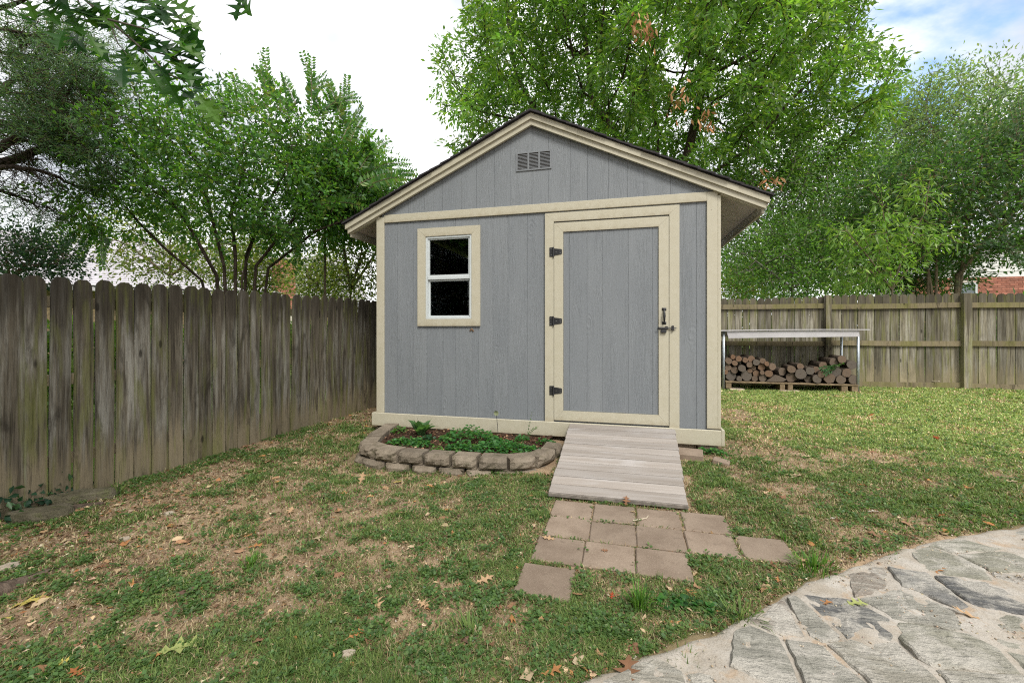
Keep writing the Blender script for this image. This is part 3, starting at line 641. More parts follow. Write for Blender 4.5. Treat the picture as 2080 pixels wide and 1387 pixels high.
    for k_ in range(16):
        y0 = yF - .05 + k_ * .2
        mb = MB(); zt = rake(RX) + .026; mb.prism([(RX - .15, zt - .07 + .01), (RX, zt + .006), (RX + .15, zt - .07 + .01), (RX + .15, zt - .07), (RX, zt - .006), (RX - .15, zt - .07)], y0, y0 + .24); build('ridge_cap', mb, 'shingle_dark', shed)
    # footing
    for x0, x1, y0, y1 in ((0.705, 0.885, 4.475, 4.66), (0.52, 0.70, 4.51, 4.7), (-0.7, -0.5, 4.53, 4.72), (-2.70, -2.5, 4.53, 4.72), (-1.7, -1.5, 4.53, 4.72), (0.70, 0.885, 7.2, 7.4), (-2.7, -2.5, 7.2, 7.4)):
        mb = MB(); mb.box((x0, y0, -.10), (x1, y1, 0.06), .006); build('foundation_block', mb, 'block', shed)
    mb = MB(); mb.box((SX0 + .05, 4.72, -.1), (SX1 - .05, SY1 - .05, .185)); build('floor_frame', mb, 'dark_inside', shed)
    # mud daub under the window corner
    mb = MB()
    for a, b, q in ((-1.60, 1.165, .014), (-1.585, 1.150, .010), (-1.618, 1.152, .008)): mb.tube([(a - q, yf - .001, b), (a, yf - .006, b + .002), (a + q, yf - .001, b - .002)], [q * .4, q, q * .4], 7)
    build('mud_daub', mb, 'caulk_brown', shed)
shed_fn()
def ramp_fn():
    top = Vector((0, 4.446, 0.203)); bot = Vector((0, 2.985, 0.036)); d = (top - bot); L = d.length; u = d / L; n = Vector((0, -u.z, u.y))
    r = thing('ramp', (-0.04, 3.7, 0.0), 'pale weathered board ramp leading up to the shed door', 'ramp')
    N = 11; wdt = L / N
    for k_ in range(N):
        a = bot + u * (k_ * wdt + .002); mb = MB()
        m_ = Matrix(((1, 0, 0, 0), (0, u.y, n.y, a.y), (0, u.z, n.z, a.z), (0, 0, 0, 1)))
        j = random.uniform(-.004, .004); t = k_ / N
        mb.box((-0.497 - .025 * t + j, 0, -.026), (0.413 + .085 * t * 1.0 + j, wdt - .012, random.uniform(-.002, .003)), .004, m_)
        build('ramp_board', mb, 'ramp', r)
    mb = MB(); mb.box((-0.498, 2.976, .006), (0.414, 2.985, .032), .003); build('front_edge', mb, 'edge_wood', r)
    for x in (-0.45, -0.05, 0.37):
        mb = MB(); mb.prism([(2.99, -.01), (4.44, -.03), (4.44, .172), (2.99, .006)], x, x + .035, 'x'); build('stringer', mb, 'lumber', r)
ramp_fn()

# ------------------------------------------------------------------ fences
def picket_mb(w_, h, t=.016, ear=None):
    """dog-eared board seen flat in its own xz plane"""
    e = w_ * .30 if ear is None else ear
    mb = MB(); j = lambda: random.uniform(-.003, .003)
    x0, x1 = -w_ / 2, w_ / 2
    n = 5
    Lp = [(x0 + j(), h * k_ / n * 0.965) for k_ in range(n + 1)]; Rp = [(x1 + j(), h * k_ / n * 0.965) for k_ in range(n + 1)]
    pts = Rp + [(x1 - e * .32, h * .985), (x1 - e, h), (x0 + e, h + j()), (x0 + e * .32, h * .985)] + Lp[::-1]
    mb.prism(pts, -t / 2, t / 2); return mb
def left_fence():
    f = thing('picket_fence', (fence_x(4), 4, 0), 'dark weathered dog-eared privacy fence running along the left of the shed', 'fence')
    a0 = math.atan2(.1248, 1)
    st = .1275; du = Vector((.1248, 1, 0)).normalized()
    P0 = Vector((-3.97, 1.91, 0)); r = random.Random(11)
    wide = {2: -.006, 3: -.008, 8: -.004, 14: -.010, 21: -.012}
    for k_ in range(-7, 62):
        p = P0 + du * (st * (k_ + .5)); zb = float(gz(p.x, p.y)) - .03; top = 1.538 + .0018 * k_ + r.uniform(-.008, .008)
        mb = picket_mb(st - .006 + wide.get(k_, 0) + r.uniform(-.004, .001), top - zb)
        bow = r.uniform(-.007, .007)
        lean = r.uniform(-.004, .004) if k_ < 17 else min(.055, .006 * (k_ - 17)); out = r.uniform(-.004, .004)
        m_ = Matrix.Rotation(math.pi / 2 - a0, 4, 'Z')
        v = []
        for x, y, z in mb.v:
            t = z / (top - zb); q = m_ @ Vector((x + lean * z + bow * math.sin(t * 3.1), y + out - .02 * t * (1 if k_ > 17 else 0), z)); v.append(tuple(q))
        mb.v = v
        me_o = build('picket', mb, 'picket_dark', f, origin=(0, 0, 0))
        me_o.location = Vector((p.x, p.y, zb)) - wloc(f); WO[me_o.name] = Vector((p.x, p.y, zb))
    nrm = Vector((-du.y, du.x, 0))
    for z in (0.22, 0.80, 1.36):
        for s_ in range(-1, 4):
            a = P0 + du * (s_ * 2.17 - .4) + nrm * .028; b = a + du * 2.165
            mb = MB(); m_ = Matrix.Translation(a) @ Matrix.Rotation(math.pi / 2 - a0, 4, 'Z'); mb.box((0, -.018, z - .04), (2.165, .018, z + .04), .003, m_); build('rail', mb, 'rail_wood', f)
    for s_ in range(-1, 5):
        a = P0 + du * (s_ * 2.17 - .4) + nrm * .088; mb = MB(); m_ = Matrix.Translation(a) @ Matrix.Rotation(math.pi / 2 - a0, 4, 'Z'); mb.box((-.04, -.04, -.2), (.04, .04, 1.45), .004, m_); build('post', mb, 'rail_wood', f)
left_fence()
BFY = 9.20
def back_fence():
    f = thing('board_fence', (4, BFY, .1), 'pale mossy board fence with rails and posts across the back of the yard', 'fence')
    r = random.Random(5)
    g0 = lambda x: .088 + .0145 * (x - 2.0)
    tz = lambda x: 1.772 + .004 * math.sin(x * 2) if x < 3.67 else (1.800 - .006 * (x - 3.67) if x < 5.75 else 1.785)
    # pickets (far side), one by one
    x = -3.1; k_ = 0
    while x < 10.5:
        w_ = .1275; zb = g0(x) + .01; top = tz(x) + r.uniform(-.008, .008)
        mb = picket_mb(w_ - .005 + r.uniform(-.004, .002), top - zb); bow = r.uniform(-.006, .006); tl = r.uniform(-.004, .004)
        mb.v = [(a + bow * math.sin(c_ / 1.6 * 3.1) + tl * c_, b, c_) for a, b, c_ in mb.v]
        o = build('picket', mb, 'picket_pale', f, origin=(0, 0, 0)); o.location = Vector((x + w_ / 2, BFY + .03 + r.uniform(-.004, .004), zb)) - wloc(f); WO[o.name] = Vector((x + w_ / 2, BFY + .03, zb)); x += w_
    px_p = [-2.57, -0.49, 1.59, 3.67, 5.75, 7.83, 9.91]
    for a, b in zip(px_p, px_p[1:]):
        for zz_, hh in ((1.60, .045), (.90, .045), (.155, .055)):
            za, zb_ = zz_ + r.uniform(-.015, .015) + .006 * a * (zz_ < 1), zz_ + r.uniform(-.02, .012) + .006 * b * (zz_ < 1)
            n = 5; mb = MB(); pts = [(a + .045 + (b - a - .09) * i / n, za + (zb_ - za) * i / n + hh - .006 * math.sin(i / n * 3.14)) for i in range(n + 1)]
            pts += [(p_[0], p_[1] - 2 * hh) for p_ in pts[::-1]]
            mb.prism(pts, BFY - .016, BFY + .018); build('rail', mb, 'rail_wood', f)
    for i, xx in enumerate(px_p):
        h = 1.795 if i % 2 else 1.665
        if abs(xx - 5.75) < .1: h = 1.79
        w_ = .045 if abs(xx - 5.75) > .1 else .06
        mb = MB(); mb.box((xx - w_, BFY - .075, -.1), (xx + w_, BFY + .018, h), .004); build('post', mb, 'rail_wood' if w_ < .05 else 'picket_pale', f)
back_fence()

# ------------------------------------------------------------------ raised bed
def planter():
    b = thing('raised_bed', (-1.55, 3.9, -.05), 'raised flower bed edged with two courses of brown concrete blocks by the shed', 'raised bed')
    r = random.Random(3)
    def block(p0, p1, depth, z0, z1, inset=.018):
        """one retaining-wall block: split rough face from p0 to p1, tapering towards the back"""
        p0 = Vector((*p0, 0)); p1 = Vector((*p1, 0)); d = (p1 - p0); L = d.length; u = d / L; n = Vector((-u.y, u.x, 0))
        mb = MB(); nx_, nz_ = 7, 5; v = []; g_ = .013 if p0.x < -.95 else .024
        for j in range(nz_):
            for i in range(nx_):
                s_ = i / (nx_ - 1); t = j / (nz_ - 1)
                ed = (1 - (2 * s_ - 1) ** 6) * (1 - (2 * t - 1) ** 6)
                bul = .030 * ed + r.uniform(-.009, .009)
                q = p0 + u * (g_ + s_ * (L - 2 * g_)) - n * (bul - .020); v.append((q.x, q.y, z0 + .004 + t * (z1 - z0 - .008)))
        k_ = len(v); bk = []
        for (s_, z) in ((0, z0 + .002), (1, z0 + .002), (1, z1), (0, z1)):
            q = p0 + u * (inset + s_ * (L - 2 * inset)) + n * depth; bk.append((q.x, q.y, z))
        fr = []
        v += bk
        f = [(j * nx_ + i, j * nx_ + i + 1, (j + 1) * nx_ + i + 1, (j + 1) * nx_ + i) for j in range(nz_ - 1) for i in range(nx_ - 1)]
        # chamfered rim on the top
        tr = [(nz_ - 1) * nx_ + i for i in range(nx_)]
        rim = []
        for i in range(nx_):
            s_ = i / (nx_ - 1); q = p0 + u * (g_ + .008 + s_ * (L - 2 * g_ - .016)) + n * (.034 + r.uniform(-.003, .003)); v.append((q.x, q.y, z1 + r.uniform(-.001, .001))); rim.append(len(v) - 1)
        for i in range(nx_ - 1): f.append((tr[i], tr[i + 1], rim[i + 1], rim[i]))
        f.append(tuple(rim) + (k_ + 2, k_ + 3)); f.append((k_, k_ + 1, k_ + 2, k_ + 3)[::-1])
        lb = [j * nx_ for j in range(nz_)]; rb = [j * nx_ + nx_ - 1 for j in range(nz_)]
        f.append((k_, k_ + 3, rim[0]) + tuple(lb[::-1])); f.append((k_ + 2, k_ + 1) + tuple(rb) + (rim[-1],))
        f.append(tuple(range(nx_)) + (k_ + 1, k_))
        mb.add(v, f); return build('block', mb, 'block', b)
    # courses listed clockwise from rear left corner
    up = [(-2.625, 4.43), (-2.56, 4.10), (-2.475, 3.80), (-2.395, 3.565), (-2.165, 3.44), (-1.905, 3.405), (-1.655, 3.40), (-1.405, 3.40), (-1.165, 3.405), (-0.905, 3.425), (-0.675, 3.56), (-0.555, 3.86), (-0.545, 4.10)]
    for i, (a, c_) in enumerate(zip(up, up[1:])): block(a, c_, .17 if i < 10 else .15, -.005 + (.012 if i in (0, 1) else 0), .098 + r.uniform(-.004, .004) + (.006 if i < 3 else 0))
    lo = [(-2.645, 4.43), (-2.585, 4.05), (-2.49, 3.75), (-2.42, 3.55), (-2.29, 3.455), (-2.03, 3.405), (-1.77, 3.388), (-1.52, 3.383), (-1.27, 3.383), (-1.03, 3.39), (-0.80, 3.43), (-0.645, 3.55), (-0.54, 3.82)]
    for a, c_ in zip(lo, lo[1:]): block(a, c_, .16, -.13, -.006)
    # soil
    rg = np.random.default_rng(2); poly = [(-2.46, 4.44), (-2.42, 4.1), (-2.33, 3.85), (-2.1, 3.60), (-1.4, 3.56), (-0.9, 3.58), (-0.72, 3.9), (-0.70, 4.44)]
    xs2 = np.linspace(-2.46, -0.70, 60); V = []; n2 = 26
    lowx = [p[0] for p in poly[1:]]; lowy = [p[1] for p in poly[1:]]
    yl = np.interp(xs2, [-2.46, -2.42, -2.33, -2.1, -1.4, -0.9, -0.72, -0.70], [4.40, 4.1, 3.85, 3.60, 3.56, 3.58, 3.9, 4.40])
    T = np.linspace(0, 1, n2); X = np.repeat(xs2[None], n2, 0); Y = yl[None] + (4.45 - yl)[None] * T[:, None]; Z = .058 + (fbm(X, Y, 9, 8, 3) - .5) * .05
    i_ = np.arange(X.size).reshape(X.shape); F = np.stack([i_[:-1, :-1], i_[:-1, 1:], i_[1:, 1:], i_[1:, :-1]], -1).reshape(-1, 4)
    o = quick('soil', np.stack([X, Y, Z], -1).reshape(-1, 3), F, None, 'mulch', b, origin=(-1.55, 3.9, -.05))
planter()
# ------------------------------------------------------------------ foliage helpers
def unit(a): return a / np.maximum(np.linalg.norm(a, axis=-1, keepdims=True), 1e-9)
def runit(n, r): return unit(r.normal(size=(n, 3)))
def pick(pal, n, r, jit=0.18):
    c = np.array([p[0] for p in pal]); wt = np.array([p[1] for p in pal], float); i = r.choice(len(pal), n, p=wt / wt.sum())
    return np.clip(c[i] * (1 + r.uniform(-jit, jit, (n, 1))) * (1 + r.uniform(-.06, .06, (n, 3))), 0, 1)
def leafy(Pn, D, Nn, L, W, C, fold=0.18, wide=0.45, curl=0.0):
    """folded pointed leaves: base P, direction D, face normal N"""
    n = len(Pn); D = unit(D); S = unit(np.cross(D, Nn)); U = np.cross(S, D)
    L = np.broadcast_to(L, (n,))[:, None]; W = np.broadcast_to(W, (n,))[:, None]
    m = Pn + D * L * wide
    V = np.stack([Pn, m + S * W / 2 + U * W * fold, Pn + D * L - U * L * curl, m - S * W / 2 + U * W * fold], 1).reshape(-1, 3)
    b = np.arange(n)[:, None] * 4
    F = np.concatenate([b + np.array([0, 1, 2]), b + np.array([0, 2, 3])], 1).reshape(-1, 3)
    return V, F, np.repeat(C, 4, 0)
def merge(parts):
    V = []; F = []; C = []; o = 0
    for v, f, c in parts: V.append(v); F.append(f + o); C.append(c); o += len(v)
    return np.concatenate(V), np.concatenate(F), np.concatenate(C)
def colonize(N0, P0, A, step, dk, iters, r, up=0.0, wob=0.25):
    N = [np.array(p, float) for p in N0]; par = list(P0); A = np.array(A, float)
    arr = np.array(N); d = np.linalg.norm(A[:, None] - arr[None], axis=2); best = d.argmin(1); bd = d.min(1)
    for it in range(iters):
        if len(A) == 0: break
        arr = np.array(N); src = np.unique(best); acc = np.zeros((len(N), 3)); np.add.at(acc, best, unit(A - arr[best]))
        dirs = unit(acc[src] + r.normal(size=(len(src), 3)) * wob + np.array([0, 0, up]))
        new = arr[src] + dirs * step
        dd = np.linalg.norm(new[:, None] - arr[None], axis=2).min(1); ok = dd > step * 0.45
        if not ok.any(): break
        new = new[ok]; src = src[ok]; st0 = len(N)
        for q, s_ in zip(new, src): N.append(q); par.append(int(s_))
        d = np.linalg.norm(A[:, None] - new[None], axis=2); m_ = d.min(1); b_ = d.argmin(1) + st0
        u_ = m_ < bd; best[u_] = b_[u_]; bd[u_] = m_[u_]
        keep = bd > dk; A = A[keep]; best = best[keep]; bd = bd[keep]
    return np.array(N), np.array(par)
def radii(par, tip, e=2.35, cap=None):
    n = len(par); acc = np.zeros(n); kids = np.zeros(n, int); rad = np.zeros(n)
    for i in range(n - 1, -1, -1):
        rad[i] = tip if kids[i] == 0 else acc[i] ** (1 / e)
        if par[i] >= 0: acc[par[i]] += rad[i] ** e; kids[par[i]] += 1
    return (np.minimum(rad, cap) if cap else rad), kids
def limb_mesh(N, par, rad, sides=5, minr=0.0):
    i = np.where((par >= 0) & (rad >= minr))[0]; p = par[i]
    a, b = N[p], N[i]; ra = np.minimum(rad[p], rad[i] * 1.22); rb = rad[i]; dr = unit(b - a)
    ref = np.where(np.abs(dr[:, 2:3]) > 0.9, np.array([[1., 0, 0]]), np.array([[0, 0, 1.]])); s1 = unit(np.cross(dr, ref)); s2 = np.cross(dr, s1)
    t = np.arange(sides) * 2 * np.pi / sides; ring = s1[:, None] * np.cos(t)[None, :, None] + s2[:, None] * np.sin(t)[None, :, None]
    A_ = a[:, None] - dr[:, None] * ra[:, None, None] * .3 + ring * ra[:, None, None]; B_ = b[:, None] + ring * rb[:, None, None]
    V = np.concatenate([A_, B_], 1).reshape(-1, 3); base = np.arange(len(i))[:, None] * 2 * sides; F = []
    for k_ in range(sides):
        q = (k_ + 1) % sides; F.append(np.stack([base[:, 0] + k_, base[:, 0] + q, base[:, 0] + sides + q, base[:, 0] + sides + k_], 1))
    return V, np.concatenate(F)
def crown_pts(ells, n, r, hollow=0.35, lump=0.25, seed=0):
    """attractors in a union of ellipsoids (centre, radii), fuller towards the skin, lumpy outline"""
    tot = sum(e[1][0] * e[1][1] * e[1][2] for e in ells); out = []
    for c_, ra in ells:
        m_ = int(n * ra[0] * ra[1] * ra[2] / tot) + 5; u = runit(m_, r)
        q = hollow + (1 - hollow) * r.random(m_) ** 0.5
        lu = 1 - lump + 2 * lump * vn(u[:, 0] * 3 + 9, u[:, 1] * 3 + u[:, 2] * 4 + 5, 1.0, seed)
        out.append(np.array(c_) + u * (q * lu)[:, None] * np.array(ra))
    return np.concatenate(out)
def tree(name, label, cat, base, stems, ells, natt, step, per, Lf, Wf, pal, bark, tip, seed, dk=None, spread=0.3, droop=0.3, leafr=None, group=None, cap=None, lump=.25, hollow=.35, up=0.1, fold=.18, upn=0.8, extra=None, wob=.25, leafmat='leaf', minr=0.0, keepz=None, e=2.35):
    r = np.random.default_rng(seed); base = Vector(base); root = thing(name, base, label, cat, group)
    N0, P0 = [], []
    for st_ in stems:
        pts = [Vector(p) for p in st_]; prev = -1
        for a, b in zip(pts, pts[1:]):
            m_ = max(1, int((b - a).length / step))
            for k_ in range(m_ if b is not pts[-1] else m_ + 1):
                N0.append(tuple(a + (b - a) * (k_ / m_))); P0.append(prev); prev = len(N0) - 1
    A = crown_pts(ells, natt, r, hollow, lump, seed)
    if keepz is not None: A = A[A[:, 2] > keepz]
    N, par = colonize(N0, P0, A, step, dk or step * 1.1, 90, r, up, wob)
    rad, kids = radii(par, tip, e, cap)
    V, F = limb_mesh(N, par, rad, 6, minr); quick('trunk', V, F, None, bark, root, base, smooth=True)
    lim = leafr or tip * 2.6; li = np.where((rad < lim) & (par >= 0))[0]
    D0 = unit(N[li] - N[par[li]])
    idx = np.repeat(np.arange(len(li)), per); n = len(idx)
    off = r.normal(size=(n, 3)) * spread * 0.5; Pn = N[li][idx] + off + D0[idx] * r.uniform(0, spread, (n, 1))
    D = unit(D0[idx] * 0.6 + off / spread * 1.0 + runit(n, r) * 0.7 + np.array([0, 0, -droop]))
    Nn = unit(runit(n, r) * 0.9 + np.array([0, 0, upn]))
    cl = r.uniform(.70, 1.32, len(li))
    C = np.clip(pick(pal, n, r) * cl[idx][:, None], 0, 1)
    parts = [leafy(Pn, D, Nn, Lf * r.uniform(.5, 1.35, n), Wf * r.uniform(.6, 1.25, n), C, fold)]
    if extra: parts += extra(r, root)
    V, F, C = merge(parts); quick('crown', V, F, C, leafmat, root, base, kind='stuff'); return root
def fronds(shoots, pairs, Lf, Wf, pal, r, root, bark, rad=.006):
    """long shoots with paired leaves; shoots = [(start, end, sag)]"""
    out = []; mb = MB()
    for a, b, sag in shoots:
        a, b = np.array(a), np.array(b); t = np.linspace(0, 1, pairs); d = b - a
        line = a + d * t[:, None] + np.array([0, 0, 1.0]) * (sag * 4 * t * (1 - t))[:, None]
        mb.tube([tuple(x) for x in line[::2]], [rad * (1 - .7 * q) for q in t[::2]], 4, False)
        tg = unit(np.gradient(line, axis=0)); sd_ = unit(np.cross(tg, np.array([-_s, _c, 0]) + r.normal(size=3) * .45)); 
        for s_ in (1, -1):
            D = unit(tg * .55 + sd_ * s_ + r.normal(size=tg.shape) * .15); out.append(leafy(line, D, unit(np.cross(tg, sd_ * s_) + r.normal(size=tg.shape) * .3), Lf * (1 - .35 * t), Wf * (1 - .3 * t), pick(pal, pairs, r)))
    tag(build('shoot_stem', mb, bark, root, fix=False), kind='stuff'); return out

# ------------------------------------------------------------------ trees
GM = [((0.140, 0.265, 0.044), 4), ((0.100, 0.205, 0.040), 4), ((0.19, 0.31, 0.055), 2.5), ((0.24, 0.32, 0.065), 1)]
def main_tree():
    Z = 14; pal = GM; b = P(1345, 600, Z); b.z = 0.1
    c0 = P(1335, 150, Z)
    fw = Vector((-_s, _c, 0)); rt = Vector((_c, _s, 0))
    def E(px, py, dz, rx, ry, rz): return (tuple(P(px, py, Z + dz)), (rx, ry, rz))
    ells = [E(1330, 90, 0, 5.3, 4.2, 5.2), E(1050, 130, .5, 2.3, 2.6, 3.9), E(1000, 240, 0, 1.5, 1.8, 1.7), E(1620, 170, 0, 2.3, 2.6, 3.4), E(1690, 250, 0, 1.7, 2.0, 1.9), E(1520, 330, 0, 2.2, 2.2, 1.1), E(1150, -60, 0, 3.2, 3, 3), E(1500, -60, 0, 2.4, 3, 3)]
    st = [[b, P(1345, 470, Z), P(1340, 400, Z), P(1335, 250, Z)], [P(1345, 470, Z), P(1290, 330, Z), P(1200, 200, Z)], [P(1345, 470, Z), P(1420, 370, Z - .5), P(1540, 290, Z - .8)], [P(1345, 470, Z), P(1430, 420, Z), P(1600, 350, Z)], [P(1345, 440, Z), P(1250, 360, Z + .5), P(1100, 240, Z + .5)], [P(1345, 440, Z), P(1400, 300, Z), P(1440, 120, Z)]]
    def extra(r, root):
        for px, py in ((1300, 45), (1306, 64), (1375, 200), (1435, 235), (1556, 372)):
            n = 28; c = np.array(P(px, py, Z - 4.0)); Pn = c + r.normal(size=(n, 3)) * np.array([.13, .13, .17]); V, F, C = leafy(Pn, unit(runit(n, r) + np.array([0, 0, -1.2])), runit(n, r), .19, .06, pick([((0.33, 0.16, 0.075), 2), ((0.42, 0.25, 0.13), 2), ((0.22, 0.10, 0.05), 1)], n, r))
            o = quick('dead_leaves', V, F, C, 'litter', root, tuple(c)); o['label'] = 'clump of dried brown leaves'
        return []
    tree('broadleaf_tree', 'large green broadleaf tree rising behind the shed with brown dead leaf clumps', 'tree', b, st, ells, 2900, .40, 58, .20, .070, pal, 'bark_dark', .011, 31, spread=.27, droop=.42, leafr=.027, lump=.34, hollow=.2, up=.12, extra=extra, cap=.26, e=2.15)
main_tree()
CM = [((0.105, 0.235, 0.040), 4), ((0.078, 0.180, 0.055), 4), ((0.145, 0.28, 0.045), 2), ((0.20, 0.26, 0.06), 1)]
def crape_left():
    Z = 6.7; b = P(480, 690, Z); b.z = 0.0
    def E(px, py, dz, rx, ry, rz): return (tuple(P(px, py, Z + dz)), (rx, ry, rz))
    ells = [E(470, 360, 0, 1.75, 1.1, 1.15), E(320, 300, -.2, 1.2, 1.0, 1.05), E(640, 345, .2, 1.0, .9, .8), E(560, 285, 0, .9, .8, .6), E(250, 420, 0, .9, .8, .6), E(750, 430, .8, .8, .8, .75), E(590, 460, .2, .9, .7, .55)]
    st = []
    for x0, pts in ((470, ((455, 540), (425, 420), (400, 330))), (478, ((478, 520), (470, 430), (500, 330))), (462, ((440, 560), (390, 470), (330, 380))), (490, ((500, 520), (540, 420), (590, 330))), (500, ((520, 540), (600, 440), (680, 370))), (484, ((492, 560), (520, 470), (530, 380))), (508, ((545, 545), (640, 470), (720, 440))), (466, ((410, 570), (330, 500), (270, 440)))):
        q = P(x0, 690, Z + random.uniform(-.2, .2)); q.z = 0; st.append([q] + [P(a, c_, Z + random.uniform(-.25, .25)) for a, c_ in pts])
    def extra(r, root):
        S = []
        for px, py, qx, qy, sg in ((555, 235, 540, 100, .02), (560, 200, 525, 135, .03), (640, 230, 622, 108, .02), (630, 200, 660, 150, .03), (690, 260, 705, 155, .02), (655, 240, 720, 190, .05), (590, 220, 575, 150, .02), (490, 240, 472, 150, .02), (450, 240, 440, 165, .04), (700, 290, 735, 215, .04), (720, 330, 790, 285, .08), (740, 360, 830, 330, .08), (745, 320, 760, 265, .03), (760, 380, 845, 350, .06), (600, 240, 560, 190, .03), (535, 230, 500, 165, .03), (680, 230, 670, 170, .02), (470, 460, 560, 455, .05), (650, 420, 740, 400, .06), (180, 430, 80, 495, .08), (200, 445, 150, 520, .05), (210, 470, 210, 530, .03), (160, 460, 110, 530, .05), (520, 470, 600, 500, .04), (560, 470, 620, 500, .05), (620, 465, 600, 520, .03)):
            for k_ in range(3):
                S.append((P(px + r.uniform(-14, 14), py + r.uniform(-14, 14), Z + r.uniform(-.5, .3)), P(qx + r.uniform(-16, 16) * (k_ > 0), qy + r.uniform(0, 26) * (k_ > 0), Z + r.uniform(-.5, .3)), sg))
        return fronds(S, 20, .105, .048, CM, r, root, 'bark_crape')
    tree('crape_myrtle', 'multi-stemmed green crape myrtle behind the dark fence with feathery upright shoots', 'tree', b, st, ells, 2100, .14, 21, .080, .040, CM, 'bark_dark', .0032, 41, spread=.13, droop=.15, leafr=.0085, lump=.32, hollow=.05, up=.1, extra=extra, cap=.05, e=2.1)
crape_left()
def cedar():
    Z = 6.0; r = np.random.default_rng(5)
    b = P(-120, 690, Z); b.z = -.1; root = thing('cedar_tree', b, 'dark cedar with bare twisting limbs at the far left edge', 'tree')
    limbs = [([(-120, 690), (-110, 480), (-90, 330), (-80, 150), (-60, -60)], .14, .10), ([(-95, 400), (-40, 345), (0, 333), (50, 315), (108, 290)], .085, .042), ([(-90, 340), (0, 298), (33, 283), (66, 253), (96, 227), (126, 210)], .06, .02), ([(-90, 240), (0, 188), (30, 159), (68, 149), (101, 151)], .045, .012),
             ([(-90, 130), (0, 106), (38, 112), (106, 116)], .04, .012), ([(-90, 230), (0, 252), (50, 265), (100, 280), (187, 313)], .045, .014), ([(-90, 360), (0, 340), (60, 342), (120, 362), (170, 385)], .04, .012), ([(-90, 380), (0, 385), (50, 405), (110, 430)], .03, .010), ([(-90, 60), (0, 20), (60, -10)], .05, .02), ([(126, 210), (140, 180), (150, 150), (138, 120)], .016, .006), ([(126, 210), (160, 215), (220, 232)], .014, .005), ([(0, 188), (60, 192), (130, 190), (180, 200)], .02, .006), ([(0, 225), (50, 215), (95, 198)], .02, .006), ([(33, 283), (80, 290), (140, 300)], .02, .006), ([(-90, 100), (0, 60), (60, 70), (130, 80), (200, 110)], .03, .008)]
    mb = MB(); tips = []
    for i, (pts, r0, r1) in enumerate(limbs):
        zz = [Z + .35 * math.sin(i * 1.7 + k_ * .6) * (k_ > 0) for k_ in range(len(pts))]
        w3 = [P(x, y, z) for (x, y), z in zip(pts, zz)]
        if i == 0: w3[0].z = -.2
        # smooth and roughen
        f = []
        for a, c_ in zip(w3, w3[1:]):
            for t in (0, .25, .5, .75): f.append(a + (c_ - a) * t + Vector(r.normal(size=3) * .012 * (i > 0)))
        f.append(w3[-1]); n = len(f); mb.tube(f, [r0 + (r1 - r0) * k_ / (n - 1) for k_ in range(n)], 8)
        if i > 0:
            for q in f[3:]:
                for _ in range(4): tips.append((np.array(q), r0))
    tw = MB(); sp = []
    for q, _ in tips:
        d = unit(r.normal(size=3) * np.array([1, .9, .6]) + np.array([_c, _s, -.12]) * .6); L = r.uniform(.25, .75)
        line = [q + d * L * t + np.array([0, 0, -.10 * t * t]) + r.normal(size=3) * .018 for t in np.linspace(0, 1, 6)]
        tw.tube([tuple(x) for x in line], [.0055, .005, .004, .0035, .003, .002], 4, False); sp += line[1:]
        for x in line[2:]:
            d2 = unit(d + r.normal(size=3) * .9); l2 = r.uniform(.10, .25); e = [x + d2 * l2 * t for t in (0, .5, 1)]; tw.tube([tuple(x_) for x_ in e], .0022, 3, False); sp += e[1:]
    build('trunk', mb, 'bark_dark', root, smooth=True); build('twigs', tw, 'bark_dark', root, fix=False)
    sp = np.array(sp); q = fbm(sp[:, 0] * 1.3 + sp[:, 1], sp[:, 2] * 1.3, 2.2, 4, 3) > .52; sp = sp[q]
    # upper and outer sprays are fuller
    ext = []
    for px, py, rx, ry, m_ in ((150, 95, 90, 55, 900), (60, 60, 90, 60, 800), (220, 170, 70, 60, 700), (20, 200, 60, 40, 250), (60, 400, 90, 50, 500), (110, 440, 90, 40, 450), (20, 420, 60, 60, 400), (240, 60, 80, 60, 500), (40, 120, 70, 40, 300)):
        for _ in range(m_ // 9): ext.append(np.array(P(px + r.normal() * rx * .55, py + r.normal() * ry * .55, Z + .5 + r.normal() * .3)))
    sp = np.concatenate([sp, np.array(ext)])
    k_ = np.repeat(np.arange(len(sp)), 8); n = len(k_)
    fz = unit(r.normal(size=(len(sp), 3)) + np.array([_c * .5, _s * .5, -.2]))
    Pn = sp[k_] + r.normal(size=(n, 3)) * .035; D = unit(fz[k_] + r.normal(size=(n, 3)) * .55)
    V, F, C = leafy(Pn, D, runit(n, r), r.uniform(.05, .11, n), .011, pick([((0.10, 0.19, 0.09), 4), ((0.075, 0.14, 0.08), 3), ((0.15, 0.21, 0.10), 2), ((0.11, 0.09, 0.06), .6)], n, r), .3, .5)
    quick('crown', V, F, C, 'leaf', root, b, kind='stuff')
cedar()
